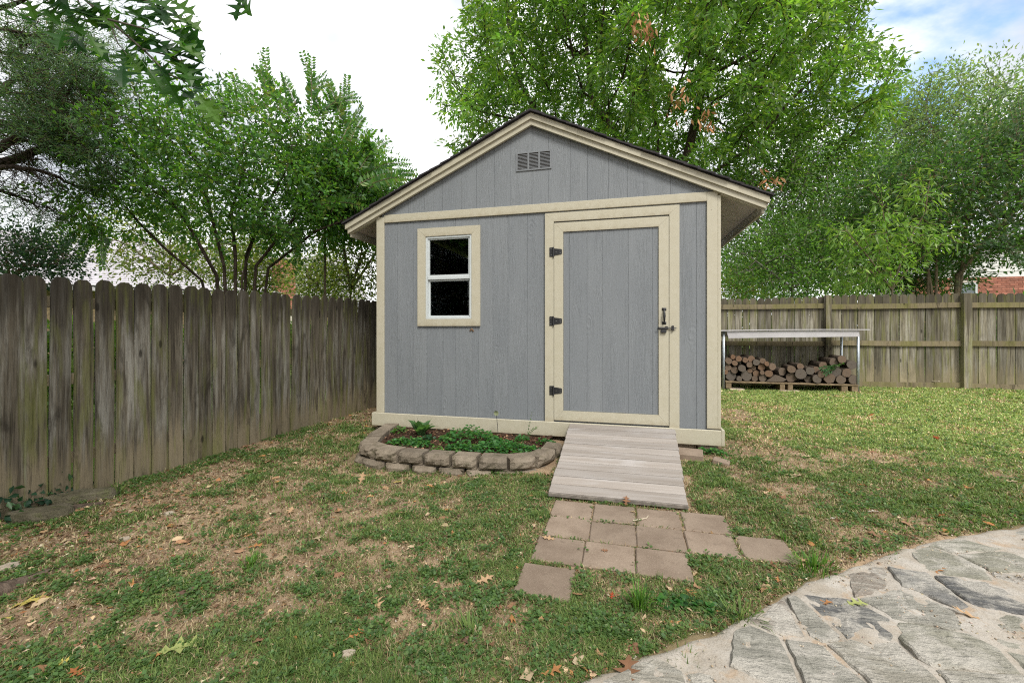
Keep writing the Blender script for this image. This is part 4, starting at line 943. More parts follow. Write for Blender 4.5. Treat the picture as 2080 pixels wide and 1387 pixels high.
def bush(name, label, px, py, Z, rx, ry, pal, seed, Lf=.08, Wf=.04, n=700, per=14, stem=True, cat='tree', bark='bark_crape', trunk=None, group=None, spread=.3, tip=.006, step=None, ry_=None, hollow=.2, up=.1, zb=0.1, droop=.2):
    s_ = Z / 880; b = P(px if trunk is None else trunk, 690, Z); b.z = zb
    c_ = P(px, py, Z); R_ = (rx * s_, (ry_ or rx * .8) * s_, ry * s_); stp = step or max(R_) * .12
    low = P(px if trunk is None else trunk, min(py + ry * .75, 640), Z)
    fork = [[b, low, P(px, py + ry * .2, Z)]]
    for k_ in range(3): fork.append([low, P(px + (k_ - 1) * rx * .5, py + ry * .1 * (k_ % 2), Z + (k_ - 1) * .2)])
    r2 = np.random.default_rng(seed); el = [(tuple(c_), R_)]
    for k_ in range(5):
        a = r2.uniform(0, 6.28); el.append((tuple(P(px + math.cos(a) * rx * .6, py + math.sin(a) * ry * .6, Z + r2.uniform(-.3, .3))), tuple(x * r2.uniform(.35, .55) for x in R_)))
    return tree(name, label, cat, b, fork, el, n, stp, per, Lf, Wf, pal, bark, tip, seed, spread=spread, droop=droop, leafr=tip * 2.8, hollow=hollow, up=up, lump=.3, cap=.16, group=group)
YG = [((0.16, 0.21, 0.04), 4), ((0.11, 0.16, 0.035), 3), ((0.24, 0.26, 0.07), 2), ((0.07, 0.11, 0.03), 1)]
MG = [((0.120, 0.235, 0.050), 4), ((0.088, 0.185, 0.044), 4), ((0.175, 0.28, 0.065), 2)]
HZ = [((0.19, 0.28, 0.13), 4), ((0.15, 0.23, 0.11), 3), ((0.25, 0.31, 0.13), 2)]
DK = [((0.070, 0.150, 0.044), 4), ((0.052, 0.115, 0.040), 3), ((0.105, 0.19, 0.052), 2), ((0.16, 0.17, 0.075), .8)]
LG = [((0.18, 0.31, 0.055), 4), ((0.13, 0.24, 0.05), 3), ((0.25, 0.36, 0.08), 2)]
bush('shrub_tree', 'yellow-green shrubby tree between the grey roof and the crape myrtle stems', 345, 505, 10.5, 150, 75, YG, 51, .10, .05, 700, 16)
bush('shrub_tree', 'yellow-green shrubby tree to the left of the red brick chimney', 520, 545, 12, 70, 70, YG, 52, .10, .05, 450, 14)
bush('shrub_tree', 'slim yellow-green tree with thin stems beside the left eave of the shed', 735, 500, 8.6, 75, 120, YG, 53, .085, .042, 800, 16, trunk=712)
bush('gap_shade_tree', 'leafy dark green tree added to shade the gap between the fence and the shed', 700, 385, 7.6, 95, 95, CM, 57, .085, .042, 1100, 24, trunk=660, tip=.005, spread=.2)  # added so its dense crown shades the gap beside the shed
bush('shrub_tree', 'pale green bush low behind the fence between chimney and shed', 660, 565, 10.5, 60, 45, YG, 54, .09, .045, 300, 12)
bush('dark_bush', 'blue-green small-leaved bush above the fence in the left corner', 60, 525, 5.2, 95, 50, [((0.045, 0.10, 0.05), 4), ((0.03, 0.07, 0.04), 3), ((0.07, 0.13, 0.05), 1)], 55, .045, .024, 900, 14, cat='bush', tip=.003, spread=.14, trunk=20)
# right hand side
bush('young_tree', 'mid-green tree with grey trunk just right of the shed behind the back fence', 1590, 430, 13, 130, 150, MG, 61, .11, .05, 1300, 24, trunk=1608, spread=.36, tip=.007, bark='bark_grey', droop=.4)
bush('young_tree', 'leaning mid-green tree with a curved trunk near the middle of the back fence', 1715, 415, 14.5, 135, 120, MG, 62, .12, .055, 1300, 24, trunk=1640, spread=.4, tip=.007, bark='bark_grey', droop=.3)
bush('low_tree', 'bushy mid-green tree filling the view just above the back fence beside the shed', 1610, 530, 12, 150, 75, MG, 67, .11, .05, 900, 22, spread=.3, tip=.006, bark='bark_grey')
bush('low_tree', 'bushy dark green shrub in front of the brick wall behind the sapling', 1860, 545, 12.2, 95, 50, DK, 68, .10, .05, 600, 20, spread=.28, tip=.006)
bush('hazy_tree', 'tall pale green tree rising in the distance behind the brick house', 1955, 255, 24, 130, 120, HZ, 63, .22, .095, 1500, 22, spread=.55, tip=.012, bark='bark_grey', hollow=.1, droop=0)
bush('hazy_tree', 'lower pale green tree top showing between the big tree and the tallest one', 1820, 285, 26, 75, 95, HZ, 64, .22, .085, 700, 16, spread=.65, tip=.012, bark='bark_grey', droop=0)
bush('far_tree', 'yellowish small tree low behind the back fence next to the shed', 1515, 575, 22, 60, 40, YG, 65, .16, .08, 350, 14, spread=.45, tip=.012)
bush('far_tree', 'grey-green distant trees low behind the middle of the back fence', 1700, 520, 26, 210, 100, HZ, 66, .3, .14, 1000, 30, spread=.9, tip=.012)
def crape_right():
    Z = 10.6; b = P(1935, 690, Z); b.z = .1
    def E(px, py, dz, rx, ry, rz): return (tuple(P(px, py, Z + dz)), (rx, ry, rz))
    ells = [E(1970, 410, 0, 2.1, 1.6, 1.5), E(1860, 385, 0, 1.4, 1.3, 1.1), E(2090, 330, 0, 1.6, 1.4, 1.9), E(1800, 420, .3, 1.2, 1.2, 1.0), E(2080, 480, -.3, 1.2, 1.0, .55), E(1900, 500, -.2, 1.2, 1.0, .5)]
    st = [[P(1935, 640, Z), P(1945, 560, Z), P(2010, 480, Z), P(2060, 430, Z)], [P(1930, 640, Z), P(1955, 540, Z), P(1965, 430, Z)], [P(1920, 640, Z), P(1880, 520, Z), P(1850, 400, Z)], [P(1900, 640, Z), P(1902, 540, Z), P(1910, 430, Z)], [P(1885, 640, Z), P(1885, 540, Z), P(1820, 430, Z)]]
    for q in st: q[0].z = .1
    def extra(r, root):
        S = []
        for px, py, qx, qy, sg in ((2075, 330, 2050, 200, .05), (2090, 320, 2075, 170, .05), (2040, 480, 2075, 540, .1), (1990, 500, 2060, 510, .1), (2020, 440, 2060, 450, .15), (2090, 300, 2040, 260, .06), (2060, 360, 2030, 300, .05)):
            for k_ in range(3): S.append((P(px + r.uniform(-15, 15), py + r.uniform(-10, 10), Z - .9), P(qx + r.uniform(-14, 14), qy + r.uniform(-6, 14), Z - 1), sg))
        return fronds(S, 20, .12, .055, DK, r, root, 'bark_crape', .008)
    tree('crape_myrtle', 'dark green crape myrtle with several brown trunks in front of the brick house', 'tree', b, st, ells, 2100, .22, 26, .105, .055, DK, 'bark_crape', .006, 71, spread=.26, droop=.1, leafr=.017, lump=.3, hollow=.1, extra=extra, cap=.075)
crape_right()
def sapling():
    Z = 8.75; b = P(1815, 690, Z); b.z = .12
    st = [[b, P(1812, 590, Z), P(1800, 480, Z), P(1790, 400, Z)], [P(1812, 590, Z), P(1840, 500, Z), P(1880, 430, Z), P(1890, 350, Z)], [P(1812, 590, Z), P(1770, 530, Z), P(1720, 470, Z)], [P(1812, 590, Z), P(1790, 560, Z), P(1740, 540, Z)], [P(1812, 590, Z), P(1850, 540, Z), P(1920, 490, Z)]]
    def E(px, py, dz, rx, ry, rz): return (tuple(P(px, py, Z + dz)), (rx, ry, rz))
    ells = [E(1790, 490, -.1, .75, .6, .65), E(1870, 420, 0, .35, .35, .75), E(1785, 400, 0, .25, .3, .4), E(1730, 480, 0, .4, .4, .4), E(1770, 560, 0, .7, .5, .3), E(1890, 480, 0, .5, .4, .35)]
    tree('sapling', 'light green sapling with long drooping leaves above the back fence', 'tree', b, st, ells, 330, .14, 9, .155, .042, LG, 'bark_crape', .004, 81, spread=.10, droop=.75, leafr=.012, lump=.3, hollow=.05, cap=.03)
sapling()

def hedge():
    r = np.random.default_rng(33); n = 16000; x = r.uniform(-5, 13, n); y = 14.5 + r.normal(size=n) * .35; top = 2.0 + .25 * (fbm(x, y, .8, 3) - .5); z = r.uniform(0.05, 1, n) ** .8 * top
    V, F, C = leafy(np.stack([x, y, z], 1), runit(n, r), unit(runit(n, r) + np.array([0, -.6, .5])), r.uniform(.12, .26, n), .11, pick(MG, n, r)); o = quick('hedge', V, F, C, 'leaf', None, (4, 14.5, 0), kind='stuff'); tag(o, 'clipped green hedge glimpsed through the gaps of the back fence', 'hedge')
hedge()
# oak spray hanging into the top left corner
OAK = [(0, .02), (.10, .05), (.17, .25), (.25, .065), (.34, .09), (.47, .47), (.55, .11), (.63, .11), (.78, .40), (.79, .12), (.87, .09), (1.0, .0)]
def oak_mesh(name, m, L, colr, r, curl=.25, bend=.2, narrow=1.0, fold=.15):
    V = []; F = []; 
    jit = [r.uniform(.8, 1.2) for _ in OAK]; js = [r.uniform(.8, 1.2) for _ in OAK]
    for i, (x, y) in enumerate(OAK):
        ax = min(max(x, .03), .97)
        for s_, j in ((0, 0), (1, jit[i]), (-1, js[i])):
            yy = s_ * y * narrow * (j if s_ else 0); xx = x if s_ else ax
            V.append((xx * L, yy * L, (abs(yy) * fold + curl * yy * yy * 2.2 - bend * (xx - .4) ** 2) * L))
    for i in range(len(OAK) - 1):
        a, b = 3 * i, 3 * i + 3; F += [(a, a + 1, b + 1), (a, b + 1, b), (a, b, b + 2), (a, b + 2, a + 2)]
    k_ = len(V); w_ = .012 * L
    V += [(0, w_, 0), (0, -w_, 0), (-.28 * L, w_ * .7, -.03 * L), (-.28 * L, -w_ * .7, -.03 * L)]; F += [(k_, k_ + 1, k_ + 3), (k_, k_ + 3, k_ + 2)]
    me = bpy.data.meshes.new(name); me.from_pydata(V, [], F); me.materials.append(M[m])
    a = me.attributes.new('col', 'FLOAT_COLOR', 'POINT'); c = np.array([[*colr, 1.0]] * len(V), np.float32); c[:, :3] *= np.array([[r.uniform(.85, 1.15)] for _ in V]); a.data.foreach_set('color', c.ravel()); return me
def oak_branch():
    r = random.Random(9); b = P(130, -60, 2.5)
    root = thing('oak_branch', b, 'leafy oak branch with pointed lobed leaves hanging into the top left corner', 'tree branch')
    tw = [([(-60, -120), (60, -60), (150, -20), (220, 40), (290, 100), (340, 150), (405, 178)], .013, .003), ([(150, -20), (250, -10), (330, 10), (370, 40)], .008, .002), ([(220, 40), (300, 60), (355, 85)], .006, .002), ([(60, -60), (95, 0), (130, 45)], .007, .002), ([(150, -20), (170, 30), (180, 60)], .005, .002), ([(290, 100), (330, 110), (370, 125)], .005, .002), ([(300, -90), (400, -60), (470, -30), (490, -6)], .006, .002), ([(220, 40), (240, 90), (265, 120)], .005, .0015)]
    anchors = []
    for i, (pts, r0, r1) in enumerate(tw):
        w3 = [P(x, y, 2.45 + .12 * math.sin(i * 2 + k_ * .5)) for k_, (x, y) in enumerate(pts)]; f = []
        for a, c_ in zip(w3, w3[1:]): f += [a, a + (c_ - a) * .5]
        f.append(w3[-1]); n = len(f); mb = MB(); mb.tube(f, [r0 + (r1 - r0) * k_ / (n - 1) for k_ in range(n)], 7); build('twig', mb, 'bark_grey', root, smooth=True)
        anchors += [(q, (f[min(k_ + 1, n - 1)] - f[max(k_ - 1, 0)]).normalized()) for k_, q in enumerate(f) if k_ > 1 and i != 6]
        if i == 6: spare = f[-1]
    pal = [(0.030, 0.100, 0.016), (0.045, 0.125, 0.020), (0.022, 0.075, 0.020), (0.070, 0.165, 0.026), (0.095, 0.20, 0.034)]
    meshes = [oak_mesh('leaf', 'oak_leaf', L, pal[i % 5], r, r.uniform(0, .5), r.uniform(0, .35), r.uniform(.8, 1.0)) for i, L in enumerate((.18, .16, .19, .15, .175, .165, .18, .155))]
    toward = Vector((_s, -_c, 0)); k_ = 0; rt = Vector((_c, _s, 0)); up_ = Vector((0, 0, 1))
    def leaf(q, ang, tilt=None):
        nonlocal k_
        d = (rt * math.cos(ang) + up_ * math.sin(ang) + toward * r.uniform(-.5, .6)).normalized(); n = (toward * r.uniform(.4, 1) + up_ * r.uniform(.1, 1.0) + rt * r.uniform(-.5, .5)).normalized()
        y = n.cross(d).normalized(); n = d.cross(y)
        o = bpy.data.objects.new('leaf', meshes[k_ % 8]); k_ += 1; col.objects.link(o); o.parent = root
        o.matrix_local = Matrix.Translation(q - b) @ Matrix((d, y, n)).transposed().to_4x4()
    for q, d in anchors:
        for _ in range(2): leaf(q + Vector((r.uniform(-.05, .05), r.uniform(-.05, .05), r.uniform(-.04, .03))), R(r.uniform(-75, 25)))
    for px, py, ang in ((85, 15, -40), (60, 50, 10), (130, 60, -75), (150, 20, -20), (105, 60, 170), (345, 0, -30), (350, 30, -25), (330, 55, -25), (345, 95, -15), (390, 175, -35), (330, 150, -70), (300, 140, -60), (250, 130, -70), (180, 70, -60), (205, 30, -40), (170, 0, -30), (250, 10, -35), (280, 30, -20), (235, -10, -20), (300, -10, -30), (110, -10, -40), (55, 0, -60), (395, 190, -50), (360, 110, -20)):
        leaf(P(px, py, 2.4 + r.uniform(-.1, .1)), R(ang))
    leaf(spare, R(-60)); leaf(spare, R(-100))
oak_branch()

def yard_oak():  # unseen oak; low lobes shaped to darken window reflection, crown shades the left
    b = Vector((-6.5, -5.5, -.2))
    ells = [((-6.2, -4.5, 7.2), (4.6, 4.6, 2.9)), ((-4.2, -1.2, 6.2), (2.4, 2.6, 1.9)), ((-7.5, -6.5, 3.6), (3.6, 2.2, 3.2)), ((-3.5, -6.5, 3.2), (2.6, 1.8, 3.0))]
    st = [[b, Vector((-6.4, -5.4, 3)), Vector((-6.2, -4.8, 6))], [Vector((-6.4, -5.4, 3)), Vector((-5, -3, 4.8)), Vector((-4, -1, 6))], [Vector((-6.4, -5.4, 2.2)), Vector((-4.5, -6, 3.2))]]
    tree('oak_tree', 'big unseen oak standing behind the viewpoint and shading the left of the yard', 'tree', b, st, ells, 900, .5, 44, .42, .26, [((0.05, 0.11, 0.025), 3), ((0.035, 0.08, 0.02), 2)], 'bark_grey', .012, 91, spread=.5, droop=.3, leafr=.03, cap=.3)
yard_oak()
def low_hedge():
    r = np.random.default_rng(34); n = 11000; t = r.uniform(-1, 11, n); x = fence_x(t) - 3.2 + r.normal(size=n) * .25; top = 1.25 + .2 * (fbm(t, x, .9, 3) - .5); z = r.uniform(.02, 1, n) ** .8 * top
    V, F, C = leafy(np.stack([x, t, z], 1), runit(n, r), unit(runit(n, r) + np.array([.6, 0, .5])), r.uniform(.10, .2, n), .09, pick(LG, n, r)); o = quick('hedge', V, F, C, 'leaf', None, (-7, 4, 0), kind='stuff'); tag(o, 'low bright green hedge glimpsed through the gaps of the left fence', 'hedge')
low_hedge()

# ------------------------------------------------------------------ houses beyond the fences
def house_left():
    A = P(-150, 440, 13.5); B = P(690, 525, 20.5); A.z = B.z = 4.55; u = (B - A); L = u.length; u.normalize(); n = Vector((u.y, -u.x, 0))
    h = thing('neighbour_house', (A + B) / 2 - Vector((0, 0, 4.4)), 'single-storey house with a pale grey shingle roof and brick chimney beyond the left fence', 'house')
    m_ = Matrix((u, n, Vector((0, 0, 1)))).transposed().to_4x4(); m_.translation = Vector((A.x, A.y, 0))
    W = 4.2; ze = 2.45
    mb = MB(); mb.box((.4, -3.8, 0), (L - .4, 3.8, ze), 0, m_); build('wall', mb, 'lumber', h)
    mb = MB(); mb.prism([(-W, ze - .05), (0, 4.5), (W, ze - .05), (W, ze - .15), (-W, ze - .15)], 0, L, 'x'); mb.v = [tuple(m_ @ Vector(q)) for q in mb.v]; build('roof', mb, 'shingle_light', h)
    nC = 30
    for s_ in (1, -1):
        for k_ in range(nC):
            t0, t1 = k_ / nC, (k_ + 1.12) / nC
            mb = MB(); mb.prism([(s_ * W * t0, 4.505 - (4.5 - ze) * t0 + .004), (s_ * W * t1, 4.505 - (4.5 - ze) * t1 + .028), (s_ * W * t1, 4.505 - (4.5 - ze) * t1 + .002)], -.1, L + .1, 'x'); mb.v = [tuple(m_ @ Vector(q)) for q in mb.v]; build('shingle_course', mb, 'shingle_light', h)
    c0 = P(585, 600, 15.7); mb = MB(); hw = .43; core = Matrix.Translation((c0.x, c0.y, 0)) @ Matrix.Rotation(CA, 4, 'Z'); mb.box((-hw + .01, -.3, 0), (hw - .01, .3, 3.66), 0, core); ch = build('chimney', mb, 'brick_mortar', h)
    src = None
    k_ = 0
    for c_ in range(24):
        z = 3.66 - .073 * (c_ + 1)
        for i in range(5):
            x = -hw + i * .215 - (.1075 if c_ % 2 else 0); x0, x1 = max(x, -hw), min(x + .205, hw)
            if x1 - x0 < .03: continue
            mb = MB(); mb.box((x0, -.312, z), (x1, -.299, z + .063), 0, core); build('brick', mb, 'brick', ch)
    mb = MB(); mb.box((-hw - .04, -.35, 3.661), (hw + .04, .35, 3.72), .01, core); build('chimney_cap', mb, 'brick_mortar', ch)
house_left()
def house_right():
    y = 18.5; x0, x1 = 10.1, 24.0; zt = 2.98; ax = 18.5
    h = thing('brick_house', (16, y, .1), 'red brick house with pale gable siding behind the crape myrtle on the right', 'house')
    mb = MB(); mb.box((x0, y + .02, 0), (x1, y + 2.5, zt)); wl = build('wall', mb, 'brick_mortar', h)
    me = None
    for c_ in range(12):
        z = zt - .076 * (c_ + 1)
        for i in range(19):
            x = x0 + .05 + i * .222 + (.111 if c_ % 2 else 0)
            if 11.25 < x + .1 < 11.95 and z < 2.86: continue
            if me is None:
                mb = MB(); mb.box((-.1055, -.012, -.0), (.1055, .03, .065)); o = build('brick', mb, 'brick', wl, origin=(0, 0, 0)); me = o.data; 
            else: o = bpy.data.objects.new('brick', me); col.objects.link(o); o.parent = wl
            o.location = Vector((x, y + .012 + random.uniform(-.003, .003), z)) - wloc(wl)
    mb = MB(); mb.box((13.8, y, .3), (x1, y + .019, zt)); build('brickwork', mb, 'brick', wl); mb = MB(); mb.box((x0, y, .1), (13.79, y + .019, 2.05)); build('brickwork', mb, 'brick', wl)
    mb = MB()
    for a, b, c_, d in ((11.30, 1.5, 11.36, 2.80), (11.84, 1.5, 11.90, 2.80), (11.361, 2.74, 11.839, 2.80), (11.361, 2.2, 11.839, 2.24)): mb.box((a, y - .03, b), (c_, y + .019, d))
    wn_ = build('window', mb, 'white_vinyl', h); mb = MB(); mb.box((11.35, y - .005, 1.5), (11.85, y + .018, 2.75)); build('pane', mb, 'dark_pane', wn_)
    sl_ = .42; k_ = 0; z = zt + .002
    mb = MB(); mb.prism([(x0, zt), (x1, zt), (ax + 3, zt + sl_ * (ax - x0) + .2)], y + .06, y + 2.4); build('gable', mb, 'house_siding', h)
    while z < zt + 2.9:
        xa = x0 + (z - zt) / sl_
        mb = MB(); mb.prism([(y + .058, z), (y + .025, z), (y + .045, z + .19), (y + .058, z + .19)], xa, x1, 'x'); build('siding_board', mb, 'house_siding', h); z += .185
    for s_ in (0,):
        mb = MB(); mb.prism([(x0 - .15, zt - .02), (ax, zt + sl_ * (ax - x0) + .05), (ax, zt + sl_ * (ax - x0) + .22), (x0 - .15, zt + .09)], y - .25, y + 2.6); build('roof', mb, 'shingle_light', h)
house_right()

# ------------------------------------------------------------------ work table and woodpile
def PY_(px, py, y):
    d = P(px, py, 1) - Vector((0, 0, CH)); return Vector((0, 0, CH)) + d * (y / d.y)
def table_and_logs():
    Y = 8.42; g = lambda x: float(gz(x, 8.5))
    t = thing('work_table', (2.8, 8.75, .1), 'long white metal-topped work table on pipe legs over the woodpile', 'table')
    n = 12; mb = MB(); xs2 = np.linspace(1.60, 3.96, n + 1); pts = [(x, 1.150 + .010 * math.sin((x - 1.6) / 2.36 * 3.14) + .009 * (x - 1.6)) for x in xs2]
    mb.prism(pts + [(a, b - .014) for a, b in pts[::-1]], Y - .05, 9.02); build('tabletop', mb, 'sheet_metal', t)
    mb = MB(); mb.prism([(1.80, 1.134), (3.82, 1.152), (3.82, 1.048), (2.6, 1.028), (1.83, 1.012)], Y - .02, Y - .005); build('apron', mb, 'sheet_metal', t)
    mb = MB(); mb.prism([(1.80, 1.134), (3.82, 1.150), (3.82, 1.06), (1.80, 1.03)], 8.94, 8.955); build('apron', mb, 'sheet_metal', t)
    for px, y, s_ in ((1470, Y + .03, 1), (1743, Y + .03, 1), (1470, 8.97, 0), (1743, 8.97, 0)):
        x = PY_(px, 700, Y + .03).x; mb = MB(); x += (0 if s_ else -.02); mb.tube([(x - .005, y, .08), (x, y, .6), (x, y, 1.14)], .021, 12); build('leg', mb, 'galvanised', t, smooth=True)
    p = thing('log_pallet', (2.8, 8.7, .1), 'low wooden pallet raised on short blocks beneath the stacked firewood', 'pallet')
    for k_ in range(5):
        mb = MB(); yy = Y + .0 + k_ * .125; mb.box((PY_(1474, 776, Y).x, yy, .222), (PY_(1744, 776, Y).x, yy + .118, .248), .003); build('deck_board', mb, 'lumber', p)
    for a, b in ((1475, 1486), (1585, 1595), (1601, 1611), (1710, 1723), (1731, 1745)):
        mb = MB(); mb.box((PY_(a, 780, Y).x, Y + .01, .118), (PY_(b, 780, Y).x, Y + .36, .2215), .004); build('support_block', mb, 'lumber', p)
    for (a, b, lab) in ((1482, 1512, 'pale plank on the grass under the left end of the log pallet'), (1584, 1624, 'pale plank on the grass under the middle of the log pallet'), (1706, 1747, 'pale plank on the grass under the right end of the log pallet')):
        mb = MB(); xa, xb = PY_(a, 785, Y).x, PY_(b, 785, Y).x; mb.box((xa, Y - .03, g((xa + xb) / 2) - .02), (xb, Y + .3, .1175), .004); o = build('plank', mb, 'plank_pale'); tag(o, lab, 'plank', 'planks under the pallet')
    # (x, y, r) read off the pile; kind r = reddish fresh cut, g = weathered grey, w = split wedge
    LG_ = [(298, 213, 30, 'r'), (245, 262, 45, 'r'), (372, 237, 38, 'r'), (452, 253, 34, 'r'), (527, 240, 42, 'r'), (322, 290, 38, 'r'), (505, 310, 38, 'r'), (590, 282, 40, 'g'), (668, 262, 36, 'r'), (720, 297, 32, 'r'), (790, 335, 48, 'r'), (240, 345, 40, 'r'), (318, 378, 46, 'g'), (412, 355, 46, 'g'), (556, 350, 29, 'r'), (652, 342, 42, 'r'), (510, 384, 30, 'r'), (590, 418, 46, 'r'), (662, 408, 27, 'r'), (745, 420, 46, 'r'), (275, 468, 66, 'g'), (376, 497, 34, 'g'), (468, 445, 68, 'g'), (569, 496, 37, 'g'), (668, 487, 50, 'g'), (910, 395, 52, 'g'), (1020, 472, 58, 'g'), (1025, 365, 50, 'r'), (1135, 330, 40, 'r'), (1140, 422, 64, 'g'), (1230, 490, 44, 'g'), (1258, 385, 50, 'g'), (1330, 370, 42, 'r'), (1340, 488, 54, 'g'), (1397, 430, 42, 'g'), (1420, 320, 48, 'r'), (1498, 480, 62, 'g'), (1555, 275, 52, 'g'), (1640, 497, 54, 'g'), (1585, 405, 60, 'g'), (1653, 245, 48, 'r'), (1715, 410, 58, 'g'), (1792, 495, 56, 'g'), (1776, 310, 56, 'g'), (840, 497, 46, 'w'), (205, 400, 34, 'r')]
    rows = {}
    for L in LG_:
        k_ = 0 if L[1] > 438 else 1 if L[1] > 375 else 2 if L[1] > 305 else 3; rows.setdefault(k_, []).append(L)
    rn = ['bottom row', 'second row', 'third row', 'top row']; od = ['first', 'second', 'third', 'fourth', 'fifth', 'sixth', 'seventh', 'eighth', 'ninth', 'tenth', 'eleventh', 'twelfth', 'thirteenth', 'fourteenth', 'fifteenth', 'sixteenth']
    r = random.Random(8); s_ = .00858
    for k_, row in rows.items():
        row.sort()
        for i, (x, y, rr, kd) in enumerate(row):
            yf = Y + .03 + r.uniform(-.05, .06); c = PY_(1440 + x / 6.118, 690 + y / 6.118, yf); rad = rr / 6.118 * s_
            if k_ == 0: c.z = max(c.z, .2495 + rad)
            n = 12; L = r.uniform(.34, .46); tilt = r.uniform(-.10, .10); m_ = Matrix.Translation(c) @ Matrix.Rotation(tilt + (.35 if (x, y) in ((910, 395), (790, 335)) else 0), 4, 'Z') @ Matrix.Rotation(r.uniform(0, 6), 4, 'Y')
            kk = [1 + r.uniform(-.09, .07) for _ in range(n)]
            sq = .5 if kd == 'w' else (.88 if r.random() < .3 else 1)
            pr = [(math.cos(q * 2 * math.pi / n) * rad * kk[q] * (2.4 if kd == 'w' else 1), math.sin(q * 2 * math.pi / n) * rad * kk[q] * sq) for q in range(n)]
            if kd == 'w': pr = [(-.165, -.05), (-.05, -.058), (.10, -.055), (.165, -.012), (.03, .055), (-.02, .065)]; m_ = Matrix.Translation(c)
            m = len(pr); mb = MB(); v = []
            for q in range(4):
                yy = L * q / 3; v += [(a * (1 + r.uniform(-.03, .03)), yy, b * (1 + r.uniform(-.03, .03))) if q else (a, yy, b) for a, b in pr]
            f = [(q * m + a, q * m + (a + 1) % m, (q + 1) * m + (a + 1) % m, (q + 1) * m + a) for q in range(3) for a in range(m)] + [tuple(range(3 * m, 4 * m))]
            mb.add([tuple(m_ @ Vector(q)) for q in v], f)
            look = {'r': 'reddish-brown cut log', 'g': 'weathered grey cut log', 'w': 'split wedge-shaped log'}[kd]
            o = build('log', mb, 'bark_log', origin=c, smooth=kd != 'w'); tag(o, f'{look} {od[i]} from the left in the {rn[k_]} of the woodpile', 'log', 'cut logs stacked under the work table')
            e = MB(); e.add([tuple(m_ @ Vector((a * .97, -.004, b * .97))) for a, b in pr] + [tuple(m_ @ Vector((a * .985, 0.001, b * .985))) for a, b in pr], [tuple(range(m))] + [(a, (a + 1) % m, m + (a + 1) % m, m + a) for a in range(m)])
            build('cut_end', e, 'log_end_r' if kd == 'r' else 'log_end_g', o, origin=c)
    # green sprig lying on the logs
    rg = np.random.default_rng(4); S = [(PY_(1690, 752, Y - .02), PY_(1712, 738, Y - .05), .02), (PY_(1690, 752, Y - .02), PY_(1668, 750, Y - .05), .03), (PY_(1690, 752, Y - .02), PY_(1676, 760, Y - .06), .02), (PY_(1690, 750, Y), PY_(1700, 742, Y - .07), .03)]
    sp = thing('green_sprig', S[0][0], 'green leafy sprig lying on top of the logs near the right table leg', 'sprig')
    V, F, C = merge(fronds(S, 9, .075, .03, [((0.09, 0.20, 0.07), 1), ((0.06, 0.15, 0.06), 1)], rg, sp, 'bark_crape', .004)); quick('leaves', V, F, C, 'leaf', sp, tuple(S[0][0]))
def m_ends():
    for nm, tint in (('log_end_r', (1.0, .90, .82)), ('log_end_g', (.78, .82, .86))):
        m = M['log_end'].copy(); m.name = nm; t = m.node_tree; b = [q for q in t.nodes if q.type == 'BSDF_PRINCIPLED'][0]; l = b.inputs['Base Color'].links[0]; x = t.nodes.new('ShaderNodeMix'); x.data_type = 'RGBA'; x.blend_type = 'MULTIPLY'; x.inputs['Factor'].default_value = 1; x.inputs['B'].default_value = (*tint, 1); t.links.new(l.from_socket, x.inputs['A']); t.links.new(x.outputs['Result'], b.inputs['Base Color']); M[nm] = m
m_ends(); table_and_logs()
# ------------------------------------------------------------------ grass, weeds and litter
GREENS = [((0.135, 0.200, 0.055), 4), ((0.095, 0.150, 0.045), 3), ((0.190, 0.255, 0.075), 2)]
STRAW = [((0.42, 0.35, 0.21), 3), ((0.29, 0.22, 0.13), 3), ((0.15, 0.10, 0.06), 2.5)]
def free(x, y, pav=True):
    m = (y > patio_y(x) + .0) & (x > fence_x(y) + .02) & (y < 9.14) & ~rects_in(x, y, NOGRASS)
    if pav: m &= ~rects_in(x, y, pav_r)
    return m
def scatter(n, r, den, x0=-4.0, x1=8.4, y0=.75, y1=9.15, lod=1.6):
    """random ground points, thinner with distance, kept with probability den(x, y)"""
    out = []
    tot = 0
    while tot < n:
        x = r.uniform(x0, x1, 400000); y = r.uniform(y0, y1, 400000); d = np.hypot(x, y)
        vis = (x * _c + y * _s < 1.32 * (-x * _s + y * _c) + .9) & (x * _c + y * _s > -1.32 * (-x * _s + y * _c) - .7)
        k_ = (r.random(400000) < np.minimum(1, (1.3 / d) ** lod) * den(x, y)) & free(x, y) & vis
        out.append(np.stack([x[k_], y[k_]], 1)); tot += k_.sum()
        if len(out) > 60: break
    return np.concatenate(out)[:n]
